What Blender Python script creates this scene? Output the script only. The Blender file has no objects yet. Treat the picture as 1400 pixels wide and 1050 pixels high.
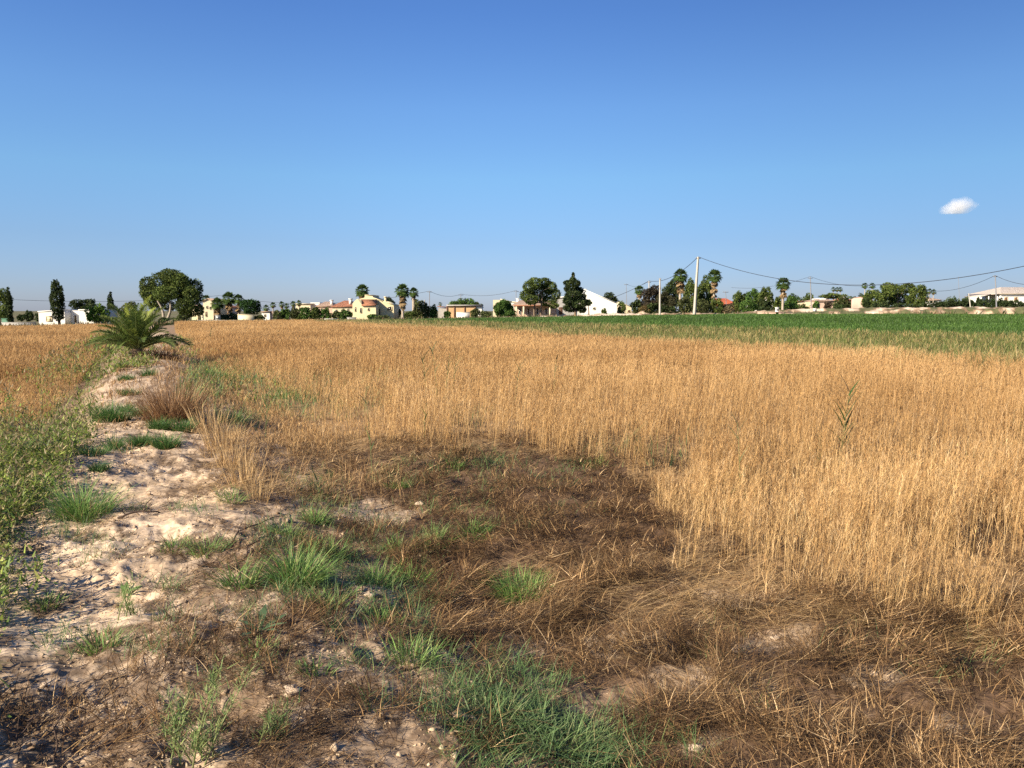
import bpy, math
import numpy as np
from mathutils import Vector
PI = math.pi
S = bpy.context.scene
rng = np.random.default_rng(7)

# ---------------------------------------------------------------- camera, sky, sun, exposure
CAMZ = 1.6
PITCH = math.radians(5.29)
F = 1080.0
cam = bpy.data.cameras.new('camera'); cam_o = bpy.data.objects.new('camera', cam)
S.collection.objects.link(cam_o); S.camera = cam_o
cam.sensor_width = 36; cam.lens = 36 * F / 1400
cam.clip_start = 0.05; cam.clip_end = 30000
cam_o.location = (0, 0, CAMZ); cam_o.rotation_euler = (PI / 2 - PITCH, 0, 0)

SUN_EL = math.radians(29)
TO_SUN = Vector((-0.79, -0.61, 0)).normalized()
sun_dir = Vector((TO_SUN.x * math.cos(SUN_EL), TO_SUN.y * math.cos(SUN_EL), math.sin(SUN_EL)))
w = bpy.data.worlds.new('World'); S.world = w; w.use_nodes = True
nt = w.node_tree; nt.nodes.clear()
sky = nt.nodes.new('ShaderNodeTexSky'); sky.sky_type = 'NISHITA'; sky.sun_disc = False
sky.sun_elevation = SUN_EL; sky.sun_rotation = math.atan2(sun_dir.x, sun_dir.y)
sky.altitude = 0; sky.air_density = 1.0; sky.dust_density = 0.35; sky.ozone_density = 3.0
gm = nt.nodes.new('ShaderNodeGamma'); gm.inputs[1].default_value = 1.0
bg = nt.nodes.new('ShaderNodeBackground'); bg.inputs[1].default_value = 0.084
wo = nt.nodes.new('ShaderNodeOutputWorld')
tcw = nt.nodes.new('ShaderNodeTexCoord'); sep = nt.nodes.new('ShaderNodeSeparateXYZ'); nt.links.new(tcw.outputs['Generated'], sep.inputs[0])
rp = nt.nodes.new('ShaderNodeValToRGB'); nt.links.new(sep.outputs[2], rp.inputs[0])      # clearer, bluer air than the model's
for i, (p_, c_) in enumerate([(0.0, (.53, .61, .97)), (.04, (.52, .62, .95)), (.085, (.54, .655, .91)), (.16, (.62, .82, 1.0)), (.24, (.62, .83, 1.08)), (.34, (.51, .73, 1.08)), (.6, (.45, .68, 1.05))]):
    e = rp.color_ramp.elements[i] if i < 2 else rp.color_ramp.elements.new(p_)
    e.position = p_; e.color = (*[v * .79 for v in c_], 1)
mlt = nt.nodes.new('ShaderNodeMix'); mlt.data_type = 'RGBA'; mlt.blend_type = 'MULTIPLY'; mlt.inputs[0].default_value = 1
side = nt.nodes.new('ShaderNodeMapRange'); side.inputs[1].default_value = -.2; side.inputs[2].default_value = .6; side.inputs[3].default_value = 1.08; side.inputs[4].default_value = .72; side.interpolation_type = 'SMOOTHSTEP'
nt.links.new(sep.outputs[0], side.inputs[0]); vs = nt.nodes.new('ShaderNodeVectorMath'); vs.operation = 'SCALE'
nt.links.new(sky.outputs[0], mlt.inputs[6]); nt.links.new(rp.outputs[0], mlt.inputs[7]); nt.links.new(mlt.outputs[2], vs.inputs[0]); nt.links.new(side.outputs[0], vs.inputs[3])
nt.links.new(vs.outputs[0], gm.inputs[0]); nt.links.new(gm.outputs[0], bg.inputs[0]); nt.links.new(bg.outputs[0], wo.inputs[0])
sl = bpy.data.lights.new('sun', 'SUN'); sl.energy = 5.0; sl.angle = math.radians(0.53); sl.color = (1.0, 0.87, 0.67)
so = bpy.data.objects.new('sun', sl); S.collection.objects.link(so)
so.rotation_euler = (-sun_dir).to_track_quat('-Z', 'Y').to_euler()
S.view_settings.view_transform = 'Standard'; S.view_settings.look = 'None'
S.view_settings.exposure = 1.16; S.view_settings.gamma = 1.0
S.cycles.max_bounces = 6; S.cycles.diffuse_bounces = 3; S.cycles.transparent_max_bounces = 8
S.cycles.volume_bounces = 2
try: S.cycles.use_denoising = False
except Exception: pass

# ---------------------------------------------------------------- maths helpers
def hash2(ix, iy, seed):
    h = (ix.astype(np.int64) * 374761393 + iy.astype(np.int64) * 668265263 + seed * 974634777) & 0xFFFFFFFF
    h = ((h ^ (h >> 13)) * 1274126177) & 0xFFFFFFFF
    return ((h ^ (h >> 16)) & 0xFFFF) / 65535.0
def vn(x, y, seed=0):
    x = np.asarray(x, float); y = np.asarray(y, float)
    ix = np.floor(x); iy = np.floor(y); fx = x - ix; fy = y - iy
    fx = fx * fx * (3 - 2 * fx); fy = fy * fy * (3 - 2 * fy)
    a = hash2(ix, iy, seed); b = hash2(ix + 1, iy, seed); c = hash2(ix, iy + 1, seed); d = hash2(ix + 1, iy + 1, seed)
    return (a + (b - a) * fx) * (1 - fy) + (c + (d - c) * fx) * fy
def fbm(x, y, sc, octv=4, seed=0):
    s = 0; a = 0.5; t = 0
    for i in range(octv):
        s = s + a * vn(np.asarray(x) / sc * 2 ** i, np.asarray(y) / sc * 2 ** i, seed + i * 17); t += a; a *= 0.5
    return s / t
def sst(a, b, x):
    t = np.clip((np.asarray(x, float) - a) / (b - a), 0, 1); return t * t * (3 - 2 * t)
ca, sa = math.cos(PITCH), math.sin(PITCH)
def to_px(X, Y, Z):
    """photo pixel (1400 wide) of a world point"""
    Z = Z - CAMZ
    d = Y * ca - Z * sa; d = np.where(d < 0.05, 0.05, d)
    return 700 + F * X / d, 525 - F * (Y * sa + Z * ca) / d
def P(px, py, D):
    """world point seen at a photo pixel at distance D down the view (world Y)"""
    rx = (px - 700) / F; ru = (525 - py) / F
    ry = ca + ru * sa; rz = -sa + ru * ca
    t = D / ry
    return Vector((rx * t, D, CAMZ + rz * t))
# ---------------------------------------------------------------- terrain
NX, NY = 0.906, 0.423          # across the berm
def UV(X, Y): return X * NX + Y * NY, -X * NY + Y * NX
def zfar(px): return np.interp(px, [-2000, 0, 130, 260, 480, 700, 850, 1000, 1400, 4000], [-.75, -.75, -.6, -.38, -.2, .22, .5, .74, .82, .82])
def berm(u):
    u = u + 0.0
    return sst(-1.75, -0.6, u) * (1 - sst(0.35, 2.3, u))
def zg(X, Y, fine=True):
    X = np.asarray(X, float); Y = np.asarray(Y, float)
    u, s = UV(X, Y)
    px = 700 + F * X / np.maximum(Y, 1.0)
    k = sst(35, 110, Y)
    z = -0.3 + (zfar(px) + 0.3) * k
    uu = u + (fbm(X, Y, 3.0, 3, 5) - .5) * 0.8
    z = z + berm(uu) * (0.30 * (1 - sst(34, 60, s)))
    z = z + (fbm(X, Y, 1.6, 3, 11) - .5) * 0.16 * (1 - k)
    if fine:
        r = np.hypot(X, Y); near = 1 - sst(8, 30, r)
        n1 = fbm(X, Y, 0.5, 5, 31)
        z = z + (n1 - .5) * 0.15 * near
        z = z + (fbm(X, Y, 0.11, 4, 51) - .5) * 0.055 * near * (0.5 + 0.9 * sst(.3, .6, fbm(X, Y, .8, 2, 3)))
        z = z + (np.abs(fbm(X, Y, 0.22, 4, 71) - .5)) * 0.05 * near
    return z
def ground_at(px, py):
    """world point of the ground at a photo pixel"""
    rx = (px - 700) / F; ru = (525 - py) / F; ry = ca + ru * sa; rz = -sa + ru * ca
    lo, hi = 0.5, 400.0
    ts = np.geomspace(lo, hi, 1500)
    h = CAMZ + rz * ts - zg(rx * ts, ry * ts)
    i = int(np.argmax(h < 0)) if (h < 0).any() else len(ts) - 1
    t = ts[i]
    return Vector((rx * t, ry * t, float(zg(rx * t, ry * t))))
def in_poly(px, py, poly):
    px = np.asarray(px); py = np.asarray(py); c = np.zeros(px.shape, bool); n = len(poly); j = n - 1
    for i in range(n):
        xi, yi = poly[i]; xj, yj = poly[j]
        c ^= ((yi > py) != (yj > py)) & (px < (xj - xi) * (py - yi) / ((yj - yi) or 1e-9) + xi); j = i
    return c

# ---------------------------------------------------------------- object helpers
def tag(o, label=None, cat=None, group=None, kind=None):
    if label: o['label'] = label
    if cat: o['category'] = cat
    if group: o['group'] = group
    if kind: o['kind'] = kind
    return o
def empty(name, loc, rz=0.0):
    o = bpy.data.objects.new(name, None); S.collection.objects.link(o); o.location = loc; o.rotation_euler = (0, 0, rz)
    o.empty_display_size = .1
    return o
def link(name, me, parent=None):
    o = bpy.data.objects.new(name, me); S.collection.objects.link(o)
    if parent is not None: o.parent = parent
    return o
def mesh_np(name, V, faces, mats, col=None, parent=None, smooth=False, midx=None):
    """faces: list of (M,k) int arrays"""
    V = np.ascontiguousarray(V, dtype=np.float32).reshape(-1, 3)
    if parent is not None:      # vertices come in world space
        V = V - np.array(parent.location, dtype=np.float32)
    me = bpy.data.meshes.new(name)
    faces = [np.asarray(f, dtype=np.int32) for f in faces if len(f)]
    tot = sum(f.size for f in faces); nf = sum(len(f) for f in faces)
    me.vertices.add(len(V)); me.vertices.foreach_set('co', V.ravel())
    me.loops.add(tot); me.loops.foreach_set('vertex_index', np.concatenate([f.ravel() for f in faces]))
    st = []; o = 0
    for f in faces:
        st.append(o + np.arange(len(f)) * f.shape[1]); o += f.size
    me.polygons.add(nf); me.polygons.foreach_set('loop_start', np.concatenate(st).astype(np.int32))
    if smooth: me.polygons.foreach_set('use_smooth', np.ones(nf, bool))
    if midx is not None: me.polygons.foreach_set('material_index', np.asarray(midx, np.int32))
    if col is not None:
        a = me.color_attributes.new('Col', 'FLOAT_COLOR', 'POINT')
        c = np.ones((len(V), 4), np.float32); c[:, :3] = col; a.data.foreach_set('color', c.ravel())
    me.update(calc_edges=True)
    for m in (mats if isinstance(mats, (list, tuple)) else [mats]): me.materials.append(m)
    return link(name, me, parent)
class MB:
    """collects numpy pieces for one mesh (world coordinates)"""
    def __init__(s): s.V = []; s.T = []; s.Q = []; s.C = []; s.n = 0
    def add(s, V, f, col=(1, 1, 1)):
        V = np.asarray(V, float).reshape(-1, 3); f = np.asarray(f, int)
        if len(V) == 0: return
        (s.T if f.shape[1] == 3 else s.Q).append(f + s.n)
        s.V.append(V); c = np.empty((len(V), 3)); c[:] = col; s.C.append(c); s.n += len(V)
    def build(s, name, mats, parent=None, smooth=False):
        fs = []
        if s.T: fs.append(np.concatenate(s.T))
        if s.Q: fs.append(np.concatenate(s.Q))
        return mesh_np(name, np.concatenate(s.V), fs, mats, np.concatenate(s.C), parent, smooth)
    def box(s, x0, x1, y0, y1, z0, z1, col=(1, 1, 1)):
        V = [(x, y, z) for x in (x0, x1) for y in (y0, y1) for z in (z0, z1)]
        s.add(V, [(0, 1, 3, 2), (4, 6, 7, 5), (0, 4, 5, 1), (2, 3, 7, 6), (0, 2, 6, 4), (1, 5, 7, 3)], col)
    def tube(s, pts, rad, n=6, col=(1, 1, 1)):
        pts = [Vector(p) for p in pts]; V = []
        for i, p in enumerate(pts):
            d = (pts[min(i + 1, len(pts) - 1)] - pts[max(i - 1, 0)]).normalized()
            a = d.cross(Vector((0.13, 1, 0.2))).normalized()
            b = d.cross(a)
            r = rad[i] if hasattr(rad, '__len__') else rad
            for k in range(n):
                t = 2 * PI * k / n; V.append(p + a * (r * math.cos(t)) + b * (r * math.sin(t)))
        f = [(i * n + k, i * n + (k + 1) % n, (i + 1) * n + (k + 1) % n, (i + 1) * n + k) for i in range(len(pts) - 1) for k in range(n)]
        s.add([tuple(v) for v in V], f, col)
        s.add([tuple(v) for v in V[-n:]] + [tuple(pts[-1])], [(k, (k + 1) % n, n) for k in range(n)], col)
    def prism(s, pts, y0, y1, col=(1, 1, 1)):
        """outline pts (x,z) extruded from y0 to y1; convex or star shaped about its centroid"""
        n = len(pts); cx = sum(p[0] for p in pts) / n; cz = sum(p[1] for p in pts) / n
        V = [(x, y0, z) for x, z in pts] + [(x, y1, z) for x, z in pts] + [(cx, y0, cz), (cx, y1, cz)]
        s.add(V, [(i, (i + 1) % n, n + (i + 1) % n, n + i) for i in range(n)], col)
        s.add(V, [(i, (i + 1) % n, 2 * n) for i in range(n)] + [(n + (i + 1) % n, n + i, 2 * n + 1) for i in range(n)], col)

# ---------------------------------------------------------------- materials
MATS = {}
def mat_veg(name, trans=0.3, rough=0.7, spec=0.15, tint=(.80, .80, .80)):
    m = bpy.data.materials.new(name); m.use_nodes = True; n = m.node_tree; n.nodes.clear(); L = n.links.new
    at = n.nodes.new('ShaderNodeAttribute'); at.attribute_name = 'Col'
    mx = n.nodes.new('ShaderNodeVectorMath'); mx.operation = 'MULTIPLY'; mx.inputs[1].default_value = tint
    L(at.outputs['Color'], mx.inputs[0])
    b = n.nodes.new('ShaderNodeBsdfPrincipled'); b.inputs['Roughness'].default_value = rough
    b.inputs['Specular IOR Level'].default_value = spec
    L(mx.outputs[0], b.inputs['Base Color'])
    t = n.nodes.new('ShaderNodeBsdfTranslucent'); L(mx.outputs[0], t.inputs['Color'])
    mi = n.nodes.new('ShaderNodeMixShader'); mi.inputs[0].default_value = trans
    L(b.outputs[0], mi.inputs[1]); L(t.outputs[0], mi.inputs[2])
    o = n.nodes.new('ShaderNodeOutputMaterial'); L(mi.outputs[0], o.inputs[0])
    return m
def mat(name, col, rough=0.8, noise=0.12, scale=3.0, bump=0.0, spec=0.3, metal=0.0, wave=None, attr=False, col2=None):
    m = bpy.data.materials.new(name); m.use_nodes = True; n = m.node_tree; L = n.links.new
    b = n.nodes['Principled BSDF']; b.inputs['Roughness'].default_value = rough; b.inputs['Metallic'].default_value = metal
    b.inputs['Specular IOR Level'].default_value = spec
    tc = n.nodes.new('ShaderNodeTexCoord')
    nz = n.nodes.new('ShaderNodeTexNoise'); nz.inputs['Scale'].default_value = scale; nz.inputs['Detail'].default_value = 6
    L(tc.outputs['Object'], nz.inputs['Vector'])
    mr = n.nodes.new('ShaderNodeMapRange'); mr.inputs[1].default_value = 0.3; mr.inputs[2].default_value = 0.7
    mr.inputs[3].default_value = .80 * (1 - noise); mr.inputs[4].default_value = .80 * (1 + noise)
    L(nz.outputs[0], mr.inputs[0])
    sc = n.nodes.new('ShaderNodeVectorMath'); sc.operation = 'SCALE'
    if attr:
        at = n.nodes.new('ShaderNodeAttribute'); at.attribute_name = 'Col'; L(at.outputs['Color'], sc.inputs[0])
    elif col2:
        mx = n.nodes.new('ShaderNodeMix'); mx.data_type = 'RGBA'
        mx.inputs[6].default_value = (*col, 1); mx.inputs[7].default_value = (*col2, 1)
        n2 = n.nodes.new('ShaderNodeTexNoise'); n2.inputs['Scale'].default_value = scale * .35; n2.inputs['Detail'].default_value = 5
        L(tc.outputs['Object'], n2.inputs['Vector'])
        m2 = n.nodes.new('ShaderNodeMapRange'); m2.inputs[1].default_value = .42; m2.inputs[2].default_value = .58; L(n2.outputs[0], m2.inputs[0])
        L(m2.outputs[0], mx.inputs[0]); L(mx.outputs[2], sc.inputs[0])
    else: sc.inputs[0].default_value = col
    L(mr.outputs[0], sc.inputs[3]); L(sc.outputs[0], b.inputs['Base Color'])
    if bump or wave:
        bp = n.nodes.new('ShaderNodeBump'); bp.inputs['Distance'].default_value = bump or .05; bp.inputs['Strength'].default_value = 0.8
        if wave:
            wv = n.nodes.new('ShaderNodeTexWave'); wv.inputs['Scale'].default_value = wave; wv.bands_direction = 'X'
            L(tc.outputs['Object'], wv.inputs['Vector']); L(wv.outputs[1], bp.inputs['Height'])
        else: L(nz.outputs[0], bp.inputs['Height'])
        L(bp.outputs[0], b.inputs['Normal'])
    return m
M_dry = mat_veg('dry_straw', 0.28, 0.8, 0.05, (.80, .74, .65))
M_dead = mat_veg('dead_straw', 0.12, 0.85, 0.05, (.84, .81, .76))
M_green = mat_veg('green_blade', 0.35, 0.55, 0.3)
M_leaf = mat_veg('tree_leaf', 0.25, 0.7, 0.12, (.85, .88, .80))
M_bark = mat('bark', (.18, .13, .09), .9, .3, 6, .03)
M_palebark = mat('pale_bark', (.42, .35, .27), .9, .3, 5, .03)
# ================================================================ GROUND
def build_ground():
    azf = np.linspace(math.radians(-60), math.radians(60), 900)
    azb = np.linspace(math.radians(60), math.radians(300), 46)[1:-1]
    az = np.concatenate([azf, azb])
    r = np.concatenate([np.geomspace(0.7, 16, 520), np.geomspace(16, 400, 170)[1:], np.geomspace(400, 9000, 24)[1:]])
    A, R = np.meshgrid(az, r)
    X = np.sin(A) * R; Y = np.cos(A) * R
    Z = zg(X, Y)
    na, nr = len(az), len(r)
    V = np.stack([X, Y, Z], -1).reshape(-1, 3)
    i = np.arange(nr - 1)[:, None] * na; j = np.arange(na)[None, :]; j2 = (j + 1) % na
    f = np.stack([i + j, i + na + j, i + na + j2, i + j2], -1).reshape(-1, 4)
    V = np.concatenate([V, [[0, 0, float(zg(0., 0.))]]])
    cidx = len(V) - 1
    fan = np.stack([np.arange(na), (np.arange(na) + 1) % na, np.full(na, cidx)], -1)
    x, y = V[:, 0], V[:, 1]
    u, s = UV(x, y); px, py = to_px(x, y, V[:, 2])
    sand = np.array([.64, .475, .32]); pale = np.array([.76, .59, .42]); soil = np.array([.30, .20, .125]); litter = np.array([.115, .072, .045])
    straw = np.array([.36, .235, .115]); green = np.array([.07, .12, .035]); earth = np.array([.17, .15, .085])
    n1 = fbm(x, y, .9, 5, 101); n2 = fbm(x, y, .28, 4, 131); n3 = fbm(x, y, 2.5, 3, 171)
    onb = sst(-1.3, -0.7, u) * (1 - sst(0.6, 2.6, u + (n3 - .5) * 1.6))
    c = soil + (sand - soil) * np.clip(onb, 0, 1)[:, None]
    k = sst(.50, .62, n1)[:, None]; c = c * (1 - k * .6) + pale * k * .6 * (.35 + .65 * onb[:, None])
    # patches of dark plant litter lying on the crust: more to the right and in the foreground corner
    near = 1 - sst(22, 34, np.hypot(x, y))
    amt = sst(-.1, 1.4, u) * .58 + .33 + .25 * (1 - sst(3, 5.5, y)) - .30 * sst(.3, -.5, u) * sst(3.2, 4.2, y) + .35 * sst(10, 16, y)
    lit = sst(.62 - amt * .3, .70 - amt * .3, n2 * .55 + n1 * .45) * near
    fine = fbm(x, y, .07, 3, 141); lit = np.clip(lit * (.25 + 1.5 * sst(.35, .6, fine)) + .35 * sst(.5, .62, fine) * near, 0, 1)[:, None] * .75
    c = c * (1 - lit) + litter * lit
    mt = (patch_test(V[:, :2], MAT_P, .5)[0] * (1 - patch_test(V[:, :2], BARE_P, .5, 407)[0]))[:, None] * near[:, None] * .8
    c = c * (1 - mt) + litter * (.55 + 1.3 * fbm(x, y, .25, 4, 147)[:, None]) * mt
    bp_ = np.clip(patch_test(V[:, :2], BARE_P, 1.3, 407)[0] * 1.1, 0, 1)[:, None] * near[:, None] * (.55 + .45 * sst(.4, .55, fine)[:, None])
    c = c * (1 - bp_) + sand * (.55 + .6 * fbm(x, y, .12, 3, 149)[:, None]) * bp_
    dry = DRYMASK(x, y, V[:, 2])[:, None]
    c = c * (1 - dry * .7) + straw * dry * .7
    crop = CROPMASK(x, y)[:, None]
    c = c * (1 - crop) + green * crop
    fb = sst(105, 125, y)[:, None]
    cf = earth * (0.7 + .6 * fbm(x, y, 14, 4, 7)[:, None]); kk = sst(.45, .6, fbm(x, y, 40, 3, 9))[:, None]
    cf = cf * (1 - kk * .6) + np.array([.12, .13, .05]) * kk * .6
    c = c * (1 - fb) + cf * fb
    o = mesh_np('ground', V, [fan, f], M_ground, c, None, True)
    tag(o, kind='structure')

L1_P0 = (0., 61.)
def DRYMASK(X, Y, Z):
    """standing dry grass: 0..1"""
    u, s = UV(X, Y); px, py = to_px(X, Y, zg(X, Y, False))
    jx = (fbm(X, Y, 1.1, 3, 201) - .5) * 60; jy = (fbm(X, Y, 1.1, 3, 211) - .5) * 50
    jx = jx + (fbm(X, Y, .35, 2, 205) - .5) * 60; jy = jy + (fbm(X, Y, .35, 2, 215) - .5) * 55
    right = in_poly(px + jx * sst(430, 640, py), py + jy * sst(430, 640, py), DRY_POLY)
    lim = Y < np.interp(px, [200, 480, 560], [118, 118, 116])
    edge = u < 21.8 + (fbm(X, Y, 5, 3, 221) - .5) * 2.0
    rr = right & lim & edge & (u > 1.6)
    ll = (u < -1.5) & (Y < np.interp(px, [0, 150, 250], [92, 100, 112])) & (px < 330)
    return np.where(rr, 1.0, np.where(ll, 1.0, 0.0))
DRY_POLY = [(4200, 1500), (3000, 1100), (1900, 905), (1500, 885), (1400, 862), (1250, 856), (1150, 838), (1040, 822), (945, 812), (918, 735), (895, 680), (840, 640), (740, 616),
            (600, 618), (510, 612), (430, 622), (352, 632), (325, 580), (300, 540), (285, 505), (262, 478), (240, 455), (235, 420), (4200, 400)]
def CROPMASK(X, Y):
    px = 700 + F * X / np.maximum(Y, 1)
    # line (29,45) - (0,75) - (-14.6,112)
    yl = np.interp(X, [-40, -28, -14.6, 0, 15, 29, 60], [135, 116, 100, 75, 57, 45, 26])
    far = np.interp(px, [400, 560, 700, 1000, 1400, 2500], [118, 122, 124, 116, 104, 90])
    return ((Y > yl) & (Y < far) & (X > -28)).astype(float)
def REEDMASK(X, Y):
    u, s = UV(X, Y); yl = np.interp(X, [-40, -28, -14.6, 0, 15, 29, 60], [135, 116, 100, 75, 57, 45, 26])
    return (u > 20.2 + (fbm(X, Y, 5, 3, 221) - .5) * 2.5) & (Y < yl + 1.5) & (Y < 118) & (Y > 3)

M_ground = mat('soil', (1, 1, 1), .95, .34, 22, .010, .1, attr=True)

# ================================================================ BLADES
def ribbons(base, head, H, lean, curve, width, col, nseg, tipw=0.15, twist=None, colt=None):
    N = len(base); V = np.empty((N, nseg + 1, 2, 3), np.float32)
    hx = np.cos(head); hy = np.sin(head)
    tw = head + PI / 2 + (twist if twist is not None else 0)
    sx = np.cos(tw) * width * .5; sy = np.sin(tw) * width * .5
    p = base.astype(float).copy(); L = H / nseg
    for k in range(nseg + 1):
        t = k / nseg; wk = 1 - (1 - tipw) * t ** 1.6
        V[:, k, 0, 0] = p[:, 0] - sx * wk; V[:, k, 0, 1] = p[:, 1] - sy * wk; V[:, k, 0, 2] = p[:, 2]
        V[:, k, 1, 0] = p[:, 0] + sx * wk; V[:, k, 1, 1] = p[:, 1] + sy * wk; V[:, k, 1, 2] = p[:, 2]
        a = lean + curve * (t + .5 / nseg)
        p[:, 0] += np.sin(a) * hx * L; p[:, 1] += np.sin(a) * hy * L; p[:, 2] += np.cos(a) * L
    b = (np.arange(N) * (nseg + 1) * 2)[:, None, None]; k = (np.arange(nseg) * 2)[None, :, None]
    q = np.array([0, 1, 3, 2])[None, None, :]
    f = (b + k + q).reshape(-1, 4)
    C = np.repeat(np.asarray(col, np.float32)[:, None, :], (nseg + 1) * 2, 1)
    if colt is not None:
        tt = np.repeat(np.linspace(0, 1, nseg + 1), 2)[None, :, None]
        C = C * (1 - tt) + np.asarray(colt, np.float32)[:, None, :] * tt
    return V.reshape(-1, 3), f, C.reshape(-1, 3)
def stem_points(base, head, H, lean, curve, t):
    """points at fraction t (array) along the same arcs"""
    ns = 6; p = base.astype(float).copy(); L = H / ns * t
    for k in range(ns):
        a = lean + curve * t * (k + .5) / ns
        p[:, 0] += np.sin(a) * np.cos(head) * L; p[:, 1] += np.sin(a) * np.sin(head) * L; p[:, 2] += np.cos(a) * L
    return p
def scatter(r0, r1, dens, azr=(-50, 50)):
    """random ground points, dens(r) per square metre"""
    out = []
    edges = np.geomspace(r0, r1, 40); a0, a1 = map(math.radians, azr)
    for i in range(len(edges) - 1):
        ra, rb = edges[i], edges[i + 1]; area = (a1 - a0) / 2 * (rb * rb - ra * ra)
        n = rng.poisson(area * dens((ra + rb) / 2))
        r = np.sqrt(rng.uniform(ra * ra, rb * rb, n)); a = rng.uniform(a0, a1, n)
        out.append(np.stack([r * np.sin(a), r * np.cos(a)], -1))
    return np.concatenate(out)
def on_ground(xy, sink=.01):
    return np.column_stack([xy, zg(xy[:, 0], xy[:, 1]) - sink])
def U(a, b, n): return rng.uniform(a, b, n)
def pal(cols, n, var=.15, wts=None):
    cols = np.array(cols, float); k = rng.choice(len(cols), n, p=wts)
    return np.clip(cols[k] * (1 + rng.normal(0, var, (n, 1))), .004, .95)
WIND = 0.35

def dry_grass():
    mb = MB()
    STR = [(.64, .45, .225), (.70, .51, .28), (.53, .35, .17), (.40, .25, .12), (.76, .59, .37)]
    W = [.34, .26, .2, .12, .08]
    dens = lambda r: min(1000., 820 * (8.5 / r) ** 1.15)
    xy = scatter(3.4, 122, dens)
    cl = fbm(xy[:, 0], xy[:, 1], .55, 3, 301)
    r = np.hypot(xy[:, 0], xy[:, 1])
    m = DRYMASK(xy[:, 0], xy[:, 1], None) > .5
    keep = rng.random(len(xy)) < np.where(r < 25, np.where(r < 11, np.clip(3.6 * (cl - .41), .02, 1), np.clip(.03 + 2.6 * (cl - .38), .03, 1)), 1)
    u, s = UV(xy[:, 0], xy[:, 1]); leftf = u < 0
    keep &= rng.random(len(xy)) < np.where(leftf & (u > -8), .30 + .6 * sst(8, 16, s), 1.0)
    px, py = to_px(xy[:, 0], xy[:, 1], zg(xy[:, 0], xy[:, 1], False))
    # thinner where green grass mixes in, just right of the berm
    keep &= rng.random(len(xy)) < np.where(~leftf, .3 + .7 * sst(1.6, 6.0, u + 2 * (cl - .5)), 1)
    xy = xy[m & keep]; base = on_ground(xy); N = len(xy); r = np.hypot(xy[:, 0], xy[:, 1])
    hs = .36 + .36 * fbm(xy[:, 0], xy[:, 1], 1.6, 4, 311)
    px, py = to_px(xy[:, 0], xy[:, 1], base[:, 2]); px = np.where(xy[:, 1] < 1, 3000, px)
    edge = np.zeros(N)
    uu, ss = UV(xy[:, 0], xy[:, 1])
    fall = np.where(uu > 0, .40 + .60 * sst(1.5, 5.6, uu + 2.5 * (fbm(xy[:, 0], xy[:, 1], 2., 3, 341) - .5)), .6 + .4 * sst(-2.5, -5, uu))
    fall = np.where((uu > 0) & (px > 560), np.where(py > 480, .78 + .22 * sst(8.0, 15., r) + .12 * sst(900, 1100, px), 1), fall)
    H = hs * U(.55, 1.3, N) * fall
    hd = U(0, 2 * PI, N); hd = np.where(rng.random(N) < .55, rng.normal(WIND, .8, N), hd)
    lean = np.abs(rng.normal(.03, .07, N)) + .25 * np.clip(fbm(xy[:, 0], xy[:, 1], .8, 2, 321) - .55, 0, 1); curve = U(.0, .45, N)
    tint = fbm(xy[:, 0], xy[:, 1], 3.5, 4, 331)
    sm = (1 - .72 * sst(7, 28, r))[:, None]
    c0 = pal(STR, N, .13, W); col = (np.array([.60, .415, .215]) * (1 - sm) + c0 * sm) * (1 + (tint[:, None] - .5) * np.array([.7, .85, 1.0]))
    rw = 0.92 + .3 * sst(30, 90, r)
    wd = np.maximum(.0024, .00045 * r * (1 - .35 * sst(20, 70, r)))
    for lo, hi, ns, lv, pn in ((0, 9.5, 4, 2, 9), (9.5, 26, 3, 1, 5), (26, 60, 2, 1, 2), (60, 200, 2, 1, 1)):
        k = (r >= lo) & (r < hi); n = int(k.sum())
        if not n: continue
        B, h, H_, l, c, wv, co = base[k], hd[k], H[k], lean[k], curve[k], wd[k], col[k]
        mb.add(*ribbons(B, h, H_, l, c, wv * .8, co, ns, .4, U(-1.4, 1.4, n), np.clip(co * 1.08, 0, .95)))
        for _ in range(lv):      # dry leaves off the stem
            t = U(.1, .6, n); Pp = stem_points(B, h, H_, l, c, t)
            mb.add(*ribbons(Pp, U(0, 2 * PI, n), H_ * U(.2, .5, n), U(.15, .8, n), U(.3, 1.6, n), wv * U(.8, 1.4, n), co * U(.6, 1.1, n)[:, None], 2, .1, U(-1, 1, n)))
        for q in range(pn):      # seed heads
            t = .66 + .34 * (q + 1) / (pn + .5) + np.zeros(n) if pn > 1 else np.full(n, .78)
            Pp = stem_points(B, h, H_, l, c, np.minimum(t, 1))
            ln = U(.03, .07, n) if pn > 2 else U(.10, .18, n)
            mb.add(*ribbons(Pp, U(0, 2 * PI, n), ln, U(.1, .9, n), U(.0, .9, n), wv * U(.8, 1.5, n), np.clip(co * np.array([.95, .92, .90]), 0, .95), 1, .15, U(-1, 1, n)))
    xy = scatter(5, 48, lambda r: min(420., 420 * (9. / r) ** 1.2), (-60, 10))
    u, s = UV(xy[:, 0], xy[:, 1]); cl = fbm(xy[:, 0], xy[:, 1], .7, 3, 361)
    a_ = np.where((u > -1.1) & (u < .55) & (s > 9), sst(.42, .60, cl) * (.25 + .6 * sst(10, 18, s)), 0)
    a_ = np.where((u >= .55) & (u < 2.4) & (s > 7.5), .15 + .6 * sst(.42, .6, cl), a_)
    a_ = np.where((u <= -.7) & (u > -2.6) & (s > 6), .22 * sst(.45, .6, cl), a_)
    xy = xy[rng.random(len(xy)) < a_ * .8]; B = on_ground(xy); n = len(xy); r = np.hypot(xy[:, 0], xy[:, 1])
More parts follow.
